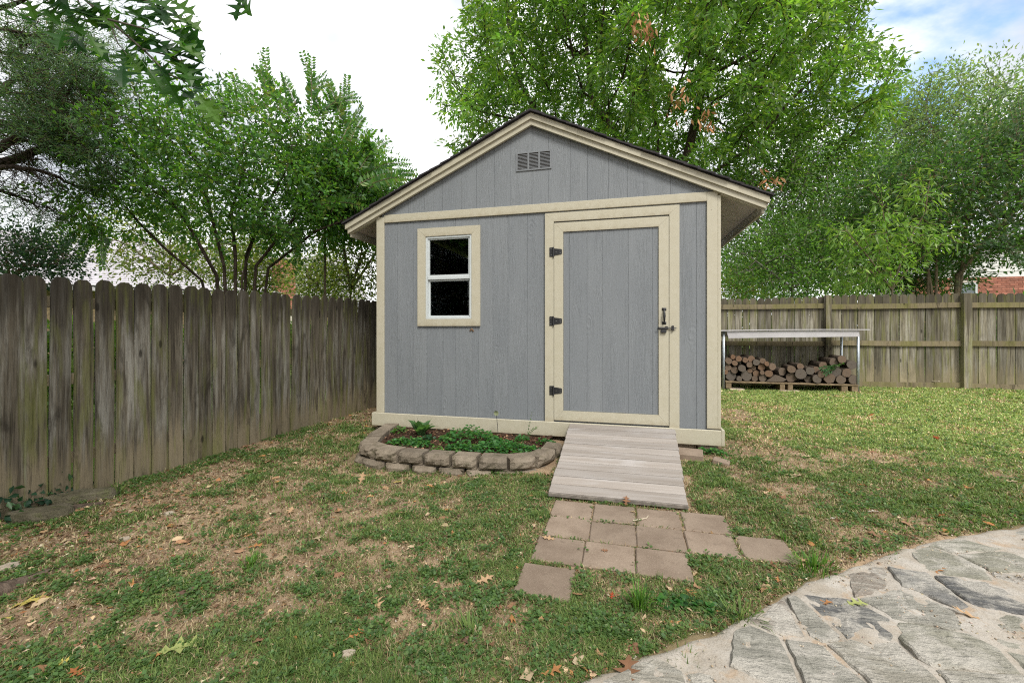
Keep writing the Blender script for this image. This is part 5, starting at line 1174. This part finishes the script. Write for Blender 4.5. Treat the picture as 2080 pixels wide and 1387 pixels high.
def grass():
    r = np.random.default_rng(12)
    p = scatter(400000, r, lambda x, y: np.clip(grass_amt(x, y) ** 1.3 * 1.1 + .07, 0, 1), lod=1.45); x, y = p.T; n = len(x); z = gz(x, y) - .004
    d = np.hypot(x, y); am = grass_amt(x, y)
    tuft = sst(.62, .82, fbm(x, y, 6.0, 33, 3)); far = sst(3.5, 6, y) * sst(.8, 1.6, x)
    L = (r.uniform(.016, .040, n) + .030 * tuft * r.random(n) * am) * (1 - .3 * far) * (1 + .35 * sst(2, 7, d)); W = r.uniform(.0017, .0034, n) * (1 + .55 * np.clip(d - 1.5, 0, 7))
    az = r.uniform(0, 6.283, n); lean = np.clip(r.normal(1.05, .3, n) - .45 * tuft, .15, 1.45)
    h = np.stack([np.cos(az), np.sin(az), np.zeros(n)], 1); sd_ = np.stack([-np.sin(az), np.cos(az), np.zeros(n)], 1); up = np.array([0, 0, 1.])
    B = np.stack([x, y, z], 1); l1 = lean * .55; md = B + (h * np.sin(l1)[:, None] + up * np.cos(l1)[:, None]) * (L * .55)[:, None]; l2 = np.minimum(lean * 1.45, 1.75); tp = md + (h * np.sin(l2)[:, None] + up * np.cos(l2)[:, None]) * (L * .55)[:, None]
    w2 = (sd_ * W[:, None] / 2)
    V = np.stack([B - w2, B + w2, md + w2 * .8, md - w2 * .8, tp], 1).reshape(-1, 3); b = np.arange(n)[:, None] * 5
    F = np.concatenate([b + np.array([0, 1, 2]), b + np.array([0, 2, 3]), b + np.array([3, 2, 4])], 1).reshape(-1, 3)
    dry = np.clip(.53 - .55 * (am - .4) - .35 * tuft + (fbm(x, y, 3, 77, 3) - .5) * 1.1 - .16 * far, .06, .9)
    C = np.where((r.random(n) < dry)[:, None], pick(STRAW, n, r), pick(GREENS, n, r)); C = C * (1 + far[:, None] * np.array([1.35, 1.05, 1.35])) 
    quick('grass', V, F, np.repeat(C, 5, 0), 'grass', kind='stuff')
grass()
def weeds():
    r = np.random.default_rng(13)
    den = lambda x, y: np.clip((.20 + .42 * sst(.46, .72, fbm(x, y, 3.2, 61, 5))) * sst(.40, .62, fbm(x, y, 11, 62, 3)) * (.25 + .9 * sst(.15, .5, grass_amt(x, y))) * (1 - .75 * sst(4, 6, y) * sst(.5, 1.5, x)) + .55 * sst(.55, .15, x - fence_x(y)) * sst(.42, .6, fbm(x, y, 3.0, 5, 3)) * sst(5.2, 4.4, y) + .03, 0, 1)
    p = scatter(17000, r, den, lod=1.4); k_ = np.repeat(np.arange(len(p)), 5); n = len(k_); sz = (r.uniform(.5, 1.35, len(p)) * (1 + .10 * np.hypot(*p.T)))[k_]
    c = np.concatenate([p, gz(*p.T)[:, None] + r.uniform(.004, .018, (len(p), 1))], 1); az = r.uniform(0, 6.283, n); rad = r.uniform(.002, .012, n) * sz
    D = np.stack([np.cos(az), np.sin(az), r.uniform(-.1, .5, n)], 1); Pn = c[k_] + D * rad[:, None]
    V, F, C = leafy(Pn, D, unit(r.normal(size=(n, 3)) * .35 + np.array([0, 0, 1.])), .0125 * sz * r.uniform(.7, 1.2, n), .0105 * sz, pick([((0.115, 0.205, 0.062), 4), ((0.090, 0.165, 0.056), 3), ((0.15, 0.25, 0.07), 2)], n, r), .1, .55)
    quick('clover', V, F, C, 'leaf', kind='stuff')
weeds()
def litter():
    r = np.random.default_rng(14)
    den = lambda x, y: np.clip(.16 - .155 * sst(.5, 1.5, x) * sst(3.2, 4.6, y) + .7 * sst(-2.0, -3.4, x) + .85 * sst(.20, 0, np.abs(y - patio_y(x) - .03)) + .6 * sst(4.4, 5.2, y) * sst(-2.3, -2.7, x) + .12 * (fbm(x, y, 3, 8) > .55), 0, 1)
    p = scatter(21000, r, den, lod=1.3); n = len(p); d = np.hypot(*p.T)
    Pn = np.concatenate([p, gz(*p.T)[:, None] + r.uniform(.002, .010, (n, 1))], 1); az = r.uniform(0, 6.283, n); D = np.stack([np.cos(az), np.sin(az), r.uniform(-.15, .3, n)], 1)
    L = r.uniform(.006, .024, n) * (1 + .09 * d) * (1 - .35 * sst(.5, 1.5, p[:, 0]) * sst(3.5, 5, p[:, 1])); V, F, C = leafy(Pn, D, unit(r.normal(size=(n, 3)) * .4 + np.array([0, 0, 1.])), L, L * r.uniform(.12, .6, n), pick([((0.24, 0.145, 0.08), 4), ((0.14, 0.08, 0.05), 3), ((0.42, 0.31, 0.19), 3), ((0.30, 0.14, 0.06), 1), ((0.5, 0.42, 0.3), .8)], n, r, .3), .35, .5)
    quick('leaf_litter', V, F, C, 'litter', kind='stuff')
    # broken leaves
    q2 = scatter(420, r, lambda x, y: np.clip(den(x, y) + .10 - .08 * sst(3.2, 4.6, y), 0, 1), lod=1.25); Vs, Fs, Cs, o_ = [], [], [], 0
    for (x, y) in q2:
        k_ = 8; a0 = r.uniform(0, 6.28); L = r.uniform(.014, .040) * (1 + .05 * np.hypot(x, y)); z = float(gz(x, y)) + .008; c0 = pick([((0.30, 0.18, 0.10), 3), ((0.20, 0.11, 0.065), 3), ((0.42, 0.31, 0.20), 3), ((0.34, 0.17, 0.07), 1.5), ((0.12, 0.07, 0.05), 1)], 1, r, .25)[0]; asp = r.uniform(.3, .8)
        v = [(x, y, z + .006)]
        for i in range(k_):
            t = i / k_ * 6.28; rr = L * (1 if i % 2 else r.uniform(.35, .7)) ; u, w_ = math.cos(t) * rr, math.sin(t) * rr * asp; v.append((x + u * math.cos(a0) - w_ * math.sin(a0), y + u * math.sin(a0) + w_ * math.cos(a0), z + r.uniform(-.004, .016)))
        Vs += v; Fs += [(o_, o_ + 1 + i, o_ + 1 + (i + 1) % k_) for i in range(k_)]; Cs += [c0] * (k_ + 1); o_ += k_ + 1
    quick('broken_leaves', Vs, Fs, np.array(Cs), 'litter', kind='stuff')
    # pebbles and crumbs on the bare patches, the patio edge and the mortar
    q = scatter(11000, r, lambda x, y: np.clip(.25 * (1 - grass_amt(x, y)) + 1.0 * sst(.14, .04, y - patio_y(x)), 0, 1), lod=1.5)
    x = r.uniform(-.6, 3.6, 9000); y = r.uniform(.9, 3.6, 9000); k_ = (y < patio_y(x)) & (fbm(x, y, 5, 17, 3) > .50); e = np.stack([x[k_], y[k_]], 1)
    zq = np.concatenate([gz(*q.T), np.full(len(e), .006)]); q = np.concatenate([q, e]); n = len(q); s_ = r.uniform(.0012, .0045, n) * (1 + .18 * np.hypot(*q.T)); oc = np.array([[1, 0, 0], [-1, 0, 0], [0, 1, 0], [0, -1, 0], [0, 0, .6], [0, 0, -.6]])
    V = (np.concatenate([q, zq[:, None] + .001], 1)[:, None] + oc[None] * s_[:, None, None] * r.uniform(.6, 1.3, (n, 6, 1))).reshape(-1, 3); f = np.array([[0, 2, 4], [2, 1, 4], [1, 3, 4], [3, 0, 4], [2, 0, 5], [1, 2, 5], [3, 1, 5], [0, 3, 5]]); F = (np.arange(n)[:, None, None] * 6 + f[None]).reshape(-1, 3)
    quick('gravel', V, F, np.repeat(pick([((0.36, 0.28, 0.20), 4), ((0.46, 0.40, 0.32), 3), ((0.26, 0.20, 0.14), 1)], n, r, .25), 6, 0), 'litter', kind='stuff')
litter()
def tuft(px, py, label, n, L, seed, W=.005, pal=GREENS, sp=.05):
    r = np.random.default_rng(seed); q = G(px, py, 0.0); q.z = float(gz(q.x, q.y))
    az = r.uniform(0, 6.283, n); ln = np.abs(r.normal(.55, .35, n)); h = np.stack([np.cos(az), np.sin(az), np.zeros(n)], 1); LL = L * r.uniform(.5, 1.1, n); t = np.array([0, .35, .7, 1.0]); B = np.array(q) + h * (r.random(n) * sp)[:, None]; sd_ = np.stack([-np.sin(az), np.cos(az), np.zeros(n)], 1)
    pts = []; c = B.copy(); pts.append(c)
    for k_ in range(3):
        a = ln * (.5 + .6 * k_); c = c + (h * np.sin(a)[:, None] + np.array([0, 0, 1.]) * np.cos(a)[:, None]) * (LL / 3)[:, None]; pts.append(c)
    w_ = sd_ * W / 2; V = np.stack([pts[0] - w_ * .7, pts[0] + w_ * .7, pts[1] - w_, pts[1] + w_, pts[2] - w_ * .7, pts[2] + w_ * .7, pts[3]], 1).reshape(-1, 3); b = np.arange(n)[:, None] * 7
    F = np.concatenate([b + np.array(k_) for k_ in ((0, 1, 3), (0, 3, 2), (2, 3, 5), (2, 5, 4), (4, 5, 6))], 1).reshape(-1, 3)
    o = quick('grass_tuft', V, F, np.repeat(pick(pal, n, r), 7, 0), 'grass', None, tuple(q)); tag(o, label, 'grass tuft', 'taller tufts of grass')
FG = [((0.09, 0.20, 0.03), 3), ((0.13, 0.25, 0.04), 2), ((0.06, 0.14, 0.03), 2)]
tuft(1300, 1232, 'bright green grass tuft just below the front edge of the pavers', 90, .115, 1, .006, FG, .045)
tuft(1655, 1152, 'wide fresh grass tuft beside the rightmost paver', 170, .075, 2, .005, FG, .10)
tuft(1810, 1130, 'small grass tuft by the upper edge of the flagstone patio', 60, .06, 3, .005, FG, .05)
tuft(1505, 1255, 'dark drooping grass tuft hanging over the edge of the flagstones', 80, .085, 4, .005, GREENS, .07)
tuft(1595, 1095, 'grass tuft growing at the back corner of the rightmost paver', 55, .05, 5, .005, FG, .05)
tuft(510, 1200 - 60, 'low grass tuft in the middle of the bare ground on the left', 60, .05, 6, .005, FG, .06)
tuft(240, 985, 'spiky grass tuft growing against the foot of the dark fence', 26, .13, 7, .006, GREENS, .03)
tuft(955, 1290, 'low grass tuft near the bottom of the lawn below the pavers', 90, .06, 8, .005, GREENS, .09)
tuft(1390, 1330, 'grass tuft along the lower left end of the flagstone patio', 90, .07, 9, .005, GREENS, .08)
tuft(1480, 940, 'clump of green grass beside the loose brick at the shed corner', 90, .05, 10, .006, FG, .09)

# ------------------------------------------------------------------ fallen leaves
def fallen():
    r = random.Random(17)
    cols = dict(tan=(0.40, 0.265, 0.155), orange=(0.36, 0.17, 0.07), red=(0.30, 0.055, 0.025), brown=(0.20, 0.105, 0.06), yellow=(0.40, 0.33, 0.09), green=(0.30, 0.33, 0.12), white=(0.50, 0.46, 0.40), rust=(0.27, 0.10, 0.04), pale=(0.46, 0.35, 0.23))
    Lf = [(62, 1192, 'yellow', .19, 25, 'long yellow lobed leaf on the dark soil at the far left'), (735, 965, 'tan', .13, 80, 'tan lobed leaf standing against the left of the raised bed blocks'), (808, 962, 'yellow', .10, 40, 'yellowish lobed leaf in the grass before the raised bed'), (650, 1002, 'brown', .09, 30, 'brown leaf midway between the fence and the raised bed'), (590, 1030, 'tan', .09, 100, 'curled tan leaf left of the grass below the raised bed'), (752, 1002, 'orange', .07, 20, 'small orange leaf below the left part of the raised bed'), (878, 995, 'rust', .08, 0, 'rust leaf below the middle of the raised bed'), (817, 1040, 'tan', .09, 170, 'flat tan leaf below the raised bed in thin grass'), (542, 1050, 'tan', .07, 60, 'small tan leaf above the large orange leaf on the left lawn'), (505, 1082, 'orange', .07, 10, 'small orange leaf just above the large orange one'), (520, 1102, 'orange', .11, 15, 'large orange leaf on the left lawn'), (765, 1226, 'tan', .11, -60, 'broad tan leaf left of the lowest paver'), (860, 1234, 'tan', .08, -20, 'tan leaf between the broad tan leaf and the lowest paver'), (725, 1292, 'orange', .09, 50, 'orange-tan leaf lying below the broad tan one'), (370, 1308, 'green', .19, 35, 'long yellow-green lobed leaf at the lower left'), (985, 1180, 'tan', .12, 30, 'crumpled tan leaf left of the lowest paver edge'), (1114, 1096, 'tan', .095, 170, 'star-shaped tan leaf lying on the left column of pavers'), (1228, 1121, 'brown', .05, 0, 'small brown leaf on the paver in the middle of the third row'), (1272, 1026, 'brown', .085, 70, 'curled brown leaf leaning on the front edge of the ramp'), (1287, 1042, 'tan', .055, 10, 'small tan leaf on the paver in front of the ramp'), (1403, 1206, 'orange', .085, 100, 'bright orange-red leaf at the front right corner of the pavers'), (1243, 1214, 'red', .06, 70, 'red leaf left of the bright grass tuft'), (1462, 1140, 'brown', .05, 30, 'brown leaf at the front edge of the right pavers'), (1627, 1138, 'tan', .085, -70, 'tan leaf at the corner of the rightmost paver'), (1580, 1180, 'orange', .06, 60, 'small orange leaf in the grass under the right pavers'), (1905, 1160, 'orange', .12, 30, 'orange-tan leaf on the upper flagstones'), (1676, 1228, 'orange', .10, 10, 'orange leaf at the grass edge of the flagstones'), (1742, 1228, 'green', .115, 0, 'pale green lobed leaf on the edge flagstones'), (1965, 1252, 'tan', .13, 150, 'large tan lobed leaf in the middle of the flagstones'), (1275, 1365, 'brown', .15, 70, 'big brown lobed leaf at the lower left end of the flagstones'), (1120, 1372, 'orange', .10, 20, 'orange leaf at the bottom edge of the grass'), (155, 1358, 'rust', .085, 160, 'rust-coloured leaf at the bottom left'), (93, 1346, 'brown', .07, 70, 'brown leaf beside the rust-coloured one at the bottom left'), (125, 1334, 'yellow', .08, 30, 'yellow-green leaf above the rust-coloured one at bottom left'), (20, 1230, 'yellow', .05, 0, 'small yellow leaf by the left edge of the lawn'), (1769, 855, 'rust', .14, 20, 'rust leaf on the far lawn below the table'), (1901, 896, 'red', .15, 60, 'red-brown leaf on the right lawn'), (1964, 838, 'orange', .11, 10, 'orange leaf on the far lawn near the right fence post'), (1960, 940, 'tan', .10, 30, 'tan leaf on the right lawn below the red-brown one'), (1795, 946, 'pale', .13, 0, 'flat pale leaf in the middle of the right lawn'), (1751, 989, 'rust', .09, -20, 'rust leaf beside the tan pair on the right lawn'), (1786, 996, 'tan', .11, 40, 'tan leaf next to the rust leaf on the right lawn'), (1969, 995, 'orange', .11, 10, 'orange-brown leaf towards the right edge of the lawn'), (2052, 982, 'pale', .12, -20, 'pale leaf at the right edge of the lawn'), (1608, 969, 'pale', .12, -25, 'pale curled leaf on bare soil right of the ramp'), (1695, 1066, 'white', .085, 10, 'whitish leaf on bare soil above the rightmost paver'), (1777, 1046, 'white', .11, -10, 'whitish curled leaf on the right lawn'), (1906, 1052, 'rust', .10, -10, 'rust leaf in grass near the flagstones'), (1637, 932, 'pale', .11, -30, 'pale leaf on the lawn right of the shed corner'), (1448, 940, 'red', .09, 80, 'deep red leaf beside the loose brick at the shed corner'), (1845, 1175, 'rust', .09, -30, 'rust leaf at the soil edge of the upper flagstones'), (1560, 1130 + 50, 'pale', .05, 70, 'slender pale leaf under the right pavers'), (1080, 1085 - 80, 'orange', .07, 30, 'orange leaf left of the ramp foot'), (1062, 1010 + 25, 'tan', .07, 120, 'tan leaf left of the upper pavers')]
    for px, py, c, L, ang, lab in Lf:
        q = G(px, py, 0.0); onp = any(abs(q.x - a) < PH and abs(q.y - b) < PH for a, b in PAVERS) or q.y < patio_y(q.x)
        z0 = .006 if onp else float(gz(q.x, q.y)) + .012
        me = oak_mesh('fallen_leaf', 'litter', L * .80, cols[c], r, r.uniform(-.12, .22), r.uniform(-.5, .5), .85 if r.random() > .3 else .6, .06)
        o = bpy.data.objects.new('fallen_leaf', me); col.objects.link(o)
        tl = .9 if 'standing' in lab or 'leaning' in lab else r.uniform(-.15, .25)
        o.matrix_world = Matrix.Translation((q.x, q.y, z0 + (.03 if tl > .8 else .004))) @ Matrix.Rotation(CA + R(ang), 4, 'Z') @ Matrix.Rotation(-tl, 4, 'Y') @ Matrix.Rotation(r.uniform(-.25, .25), 4, 'X') @ Matrix.Translation((-L * .4, 0, 0))
        tag(o, lab, 'leaf', 'fallen oak leaves')
fallen()

# ------------------------------------------------------------------ plants in the bed and by the fence
def hosta():
    q = Vector((-2.02, 4.12, .055)); root = thing('hosta', q, 'broad-leaved green hosta in the back left of the raised bed', 'plant'); r = random.Random(6)
    for k_ in range(19):
        az = k_ * 2.4 + r.uniform(-.3, .3); ln = r.uniform(.35, 1.25); L = r.uniform(.14, .25) * (1.15 if k_ < 6 else 1); W = L * .44; d = Vector((math.cos(az), math.sin(az), 0)); s_ = Vector((-d.y, d.x, 0)); V = []; F = []; n = 6; c = q + d * .012
        for i in range(n + 1):
            t = i / n; a = ln * (.5 + 1.0 * t); w_ = W * math.sin(min(1, t * 1.05 + .12) * math.pi) ** .8 * .5 * (1 - .2 * t)
            if i == n: w_ = .0005
            V += [c - s_ * w_ + Vector((0, 0, w_ * .5)), c, c + s_ * w_ + Vector((0, 0, w_ * .5))]; c = c + (d * math.sin(a) + Vector((0, 0, 1)) * math.cos(a)) * (L / n)
        for i in range(n):
            for j in (0, 1): a = i * 3 + j; F.append((a, a + 1, a + 4, a + 3))
        colr = np.array([[0.10, 0.205, 0.075]] * len(V)) * r.uniform(.75, 1.3); colr[0::3] *= 1.2; quick('leaf', [tuple(v) for v in V], F, colr, 'leaf', root, tuple(q), smooth=True)
hosta()
def clump(label, cx_, cy_, rx, ry, h, n, pal, seed, L=.032, W=.028, name='leafy_plant', z=.06, cat='plant', round_=True):
    r = np.random.default_rng(seed); a = r.uniform(0, 6.283, n); q = np.sqrt(r.random(n)); x = cx_ + np.cos(a) * q * rx; y = cy_ + np.sin(a) * q * ry; lump = vn(x, y, 22, seed)
    zt = z + h * (1 - q ** 2.5) * (.55 + .8 * lump) * r.uniform(.35, 1, n); Pn = np.stack([x, y, zt], 1); az = r.uniform(0, 6.283, n); D = np.stack([np.cos(az), np.sin(az), r.uniform(-.3, .5, n)], 1); Nn = unit(r.normal(size=(n, 3)) * .45 + np.array([0, -.15, 1.]))
    S = unit(np.cross(D, Nn)); D = unit(D); LL = (L * r.uniform(.6, 1.2, n))[:, None]; U = np.cross(S, D); C = pick(pal, n, r) * (.85 + .35 * lump[:, None])
    ring = [(0, 0), (.28, .42), (.68, .46), (1.0, .06), (.68, -.46), (.28, -.42)]
    V = np.stack([Pn + D * LL * a_ + S * LL * b_ * (W / L) + U * LL * abs(b_) * .3 for a_, b_ in ring], 1).reshape(-1, 3); b = np.arange(n)[:, None] * 6
    F = np.concatenate([b + np.array(t) for t in ((0, 1, 2), (0, 2, 3), (0, 3, 4), (0, 4, 5))], 1).reshape(-1, 3)
    # stems
    o = quick(name, V, F, np.repeat(C, 6, 0), 'leaf', None, (cx_, cy_, z)); tag(o, label, cat, 'plants in the raised bed' if z > .03 else None); return o
BG = [((0.060, 0.190, 0.045), 4), ((0.045, 0.145, 0.040), 3), ((0.10, 0.24, 0.05), 2)]
clump('tall bright green leafy clump in the middle of the raised bed', -1.45, 4.03, .34, .23, .13, 700, BG, 21)
clump('wide low bright green clump along the right front of the raised bed', -1.02, 3.80, .33, .17, .09, 700, BG, 22)
clump('small green clump at the front of the raised bed between the two big clumps', -1.42, 3.73, .17, .10, .07, 230, BG, 23, .034)
clump('low green clump in the left front of the raised bed', -1.98, 3.80, .24, .11, .06, 330, BG, 24)
clump('small dark green plant below the hosta leaves', -1.88, 3.96, .09, .07, .05, 70, [((0.045, 0.12, 0.055), 1)], 25)
clump('yellow-green small clump in the far left corner of the raised bed', -2.33, 4.22, .09, .07, .06, 80, [((0.10, 0.21, 0.05), 1)], 26)
clump('little green plant at the rear right of the raised bed under the vine', -0.98, 4.20, .08, .06, .05, 70, BG, 27)
clump('green ground plant beside the ramp at the right end of the bed', -0.72, 4.14, .09, .07, .05, 70, BG, 28)
clump('small pale green plant squeezed behind the front blocks of the bed', -1.62, 3.62, .06, .05, .05, 50, [((0.11, 0.22, 0.05), 1)], 29)
clump('green weeds at the foot of the shed foundation block by the right corner', .80, 4.36, .16, .07, .07, 150, BG, 30, z=.0)
clump('green broad-leaved weeds at the front edge of the paver path', .25, 1.95, .13, .05, .035, 60, BG, 31, .028, z=.0)
def mulch():
    r = np.random.default_rng(15); n = 2600; x = r.uniform(-2.42, -.72, n); y = r.uniform(3.62, 4.42, n); k_ = ~((x > -.85) & (y < 3.75)) & ~((x < -2.25) & (y < 3.9)); x, y = x[k_], y[k_]; n = len(x); az = r.uniform(0, 6.28, n)
    z = .058 + (fbm(x, y, 9, 8, 3) - .5) * .05; L = r.uniform(.012, .04, n)
    V, F, C = leafy(np.stack([x, y, z + .004], 1), np.stack([np.cos(az), np.sin(az), r.uniform(-.2, .4, n)], 1), unit(r.normal(size=(n, 3)) * .5 + np.array([0, 0, 1.])), L, L * .4, pick([((0.11, 0.055, 0.035), 5), ((0.05, 0.028, 0.02), 4), ((0.26, 0.15, 0.09), 2), ((0.42, 0.30, 0.18), .8)], n, r, .3), .3, .5)
    quick('bark_mulch', V, F, C, 'litter', kind='stuff')
mulch()
def stake():
    q = Vector((-1.24, 4.30, .05)); root = thing('garden_stake', q, 'thin dark wire stake with a small faded green pinwheel in the raised bed', 'garden stake')
    mb = MB(); mb.tube([q, q + Vector((-.005, -.005, .10)), q + Vector((-.012, -.01, .19)), q + Vector((-.015, -.012, .25))], .0028, 6); build('wire', mb, 'black_iron', root)
    t = q + Vector((-.015, -.018, .255)); rr = random.Random(2)
    for k_ in range(7):
        a = k_ * .9; d = Vector((math.cos(a), -.35, math.sin(a))).normalized(); s_ = Vector((-math.sin(a), .1, math.cos(a))); L = .032
        quick('petal', [tuple(t), tuple(t + d * L * .6 + s_ * .012), tuple(t + d * L), tuple(t + d * L * .6 - s_ * .012)], [(0, 1, 2), (0, 2, 3)], np.array([[0.20, 0.22, 0.13]] * 4) * rr.uniform(.7, 1.2), 'litter', root, tuple(t))
stake()
def vine():
    r = np.random.default_rng(3); q = Vector((-.93, 4.24, .06)); root = thing('vine_sprig', q, 'slender vine sprig climbing the cream skirt board left of the ramp', 'plant')
    S = [(q, q + Vector((.03, .12, .25)), .0), (q, q + Vector((.10, .02, .12)), .03)]
    V, F, C = merge(fronds(S, 9, .022, .016, BG, r, root, 'bark_crape', .002)); quick('leaves', V, F, C, 'leaf', root, tuple(q))
vine()
def ivy(px, py, label, n, sx, sz, seed, L=.055):
    r = np.random.default_rng(seed); q = G(px, py, -.08); root = thing('ivy_vine', q, label, 'vine', 'dark vines along the fence foot')
    t = r.normal(size=(n, 3)) * np.array([sx * .4, sx, sz]) ; t[:, 2] = np.abs(t[:, 2]); Pn = np.array(q) + t; D = unit(r.normal(size=(n, 3)) + np.array([.4, -.4, -.5])); V, F, C = leafy(Pn, D, unit(r.normal(size=(n, 3)) * .5 + np.array([.6, -.6, .6])), L * r.uniform(.6, 1.2, n), L * .55, pick([((0.030, 0.085, 0.045), 3), ((0.022, 0.060, 0.034), 3), ((0.055, 0.125, 0.045), 1)], n, r), .2, .4)
    quick('leaves', V, F, C, 'leaf', root, tuple(q))
    mb = MB()
    for k_ in range(5): e = q + Vector((r.normal() * sx * .5, r.normal() * sx * 1.2, sz * r.uniform(.6, 1.6))); mb.tube([q, (q + e) / 2 + Vector((0, 0, .03)), e], [.004, .003, .002], 5)
    build('stem', mb, 'bark_dark', root)
ivy(45, 1040, 'dark ivy hanging over the mossy stones at the far left', 120, .13, .10, 1)
ivy(115, 1020, 'dark ivy at the fence foot between the two mossy stones', 70, .10, .07, 2)
ivy(225, 985, 'low dark vine at the fence foot right of the mossy stones', 40, .09, .04, 3, .04)
def rock(px, py, label, a, b, h, ang, seed, m='rock', name='flat_stone', grp=None, z=-.08, cat='stone'):
    r = np.random.default_rng(seed); q = G(px, py, z); z0 = float(gz(q.x, q.y)); n = 11; V = []; F = []
    kk = [1 + r.uniform(-.26, .22) for _ in range(n)]
    for lv, (s_, zz) in enumerate(((1.0, -.04), (1.05, h * .35), (.97, h * .85), (.8, h), (.4, h * 1.05))):
        for k_ in range(n): t = k_ / n * 6.283; V.append((math.cos(t) * a * kk[k_] * s_, math.sin(t) * b * kk[k_] * s_, zz + r.uniform(-.06, .06) * h))
    V.append((0, 0, h * 1.02))
    for lv in range(4):
        for k_ in range(n): F.append((lv * n + k_, lv * n + (k_ + 1) % n, (lv + 1) * n + (k_ + 1) % n, (lv + 1) * n + k_))
    F += [(4 * n + k_, 4 * n + (k_ + 1) % n, 5 * n) for k_ in range(n)]
    m_ = Matrix.Translation((q.x, q.y, z0)) @ Matrix.Rotation(CA + R(ang), 4, 'Z'); mb = MB(); mb.add([tuple(m_ @ Vector(v)) for v in V], F); o = build(name, mb, m, origin=(q.x, q.y, z0)); tag(o, label, cat, grp)
rock(165, 1018, 'long flat mossy stone against the fence foot under the vine', .20, .09, .07, 25, 1)
rock(85, 1050, 'broad flat mossy stone in front of the fence at the left', .19, .10, .06, 20, 2)
rock(10, 1042, 'mossy stone half out of view at the far left fence foot', .16, .10, .09, 25, 3)
rock(130, 1038, 'weathered wood-grained stone slab between the mossy stones', .20, .05, .03, 25, 8, 'dead_wood')
rock(18, 1156, 'small rounded pale stone near the left edge of the lawn', .040, .034, .028, 10, 4, 'pebble', 'stone')
rock(252, 1102, 'small pinkish rounded stone at the end of the buried timber', .026, .018, .016, 10, 5, 'pebble', 'stone')
rock(345, 1050, 'small tan stone in the bare strip left of the lawn', .035, .024, .016, 0, 6, 'pebble', 'stone')
rock(708, 1376, 'small pale stone at the bottom edge of the lawn', .022, .018, .016, 0, 7, 'pebble', 'stone')
def timber():
    a, b = G(-60, 1240, -.11), G(245, 1108, -.09); d = (b - a); n = 9; mb = MB(); r = random.Random(1)
    pts = [a + d * (k_ / n) for k_ in range(n + 1)]
    pts = [Vector((p.x, p.y, float(gz(p.x, p.y)) - .012 + r.uniform(-.008, .008) - .004 * k_)) for k_, p in enumerate(pts)]; mb.tube(pts, [.062, .06, .055, .052, .045, .038, .03, .024, .017, .008], 9); o = build('buried_timber', mb, 'dead_wood'); tag(o, 'dark weathered timber lying half buried in the soil at the left', 'timber')
timber()
def bits():
    mb = MB(); m_ = Matrix.Translation((.60, 4.24, .0)) @ Matrix.Rotation(R(-8), 4, 'Z') @ Matrix.Rotation(R(3), 4, 'X'); mb.box((-.105, -.10, -.04), (.11, .10, .052), .006, m_); o = build('concrete_block', mb, 'paver'); tag(o, 'loose concrete block lying between the ramp and the shed corner', 'block')
    mb = MB(); m_ = Matrix.Translation((.83, 4.10, .0)) @ Matrix.Rotation(R(-18), 4, 'Z') @ Matrix.Rotation(R(8), 4, 'Y'); mb.box((-.065, -.055, -.03), (.07, .05, .035), .008, m_); o = build('loose_brick', mb, 'paver'); tag(o, 'pale loose brick in the grass in front of the shed corner', 'brick')
    mb = MB(); q = [G(1285, 1062, -.008), G(1300, 1060, -.008), G(1313, 1057, -.012), G(1317, 1052, -.010)]; mb.tube([(p.x, p.y, p.z + .016) for p in q], [.003, .004, .0035, .002], 6); o = build('twig', mb, 'plank_pale'); tag(o, 'small curved twig on a paver in front of the ramp', 'twig')
    mb = MB(); a, b = G(1748, 781, .11), G(1788, 770, .11); mb.tube([(a.x, a.y, .13), ((a.x + b.x) / 2, (a.y + b.y) / 2 - .1, .17), (b.x, 9.12, .27)], .009, 6); o = build('stick', mb, 'plank_pale'); tag(o, 'pale stick leaning on the back fence beside the table leg', 'stick')
bits()
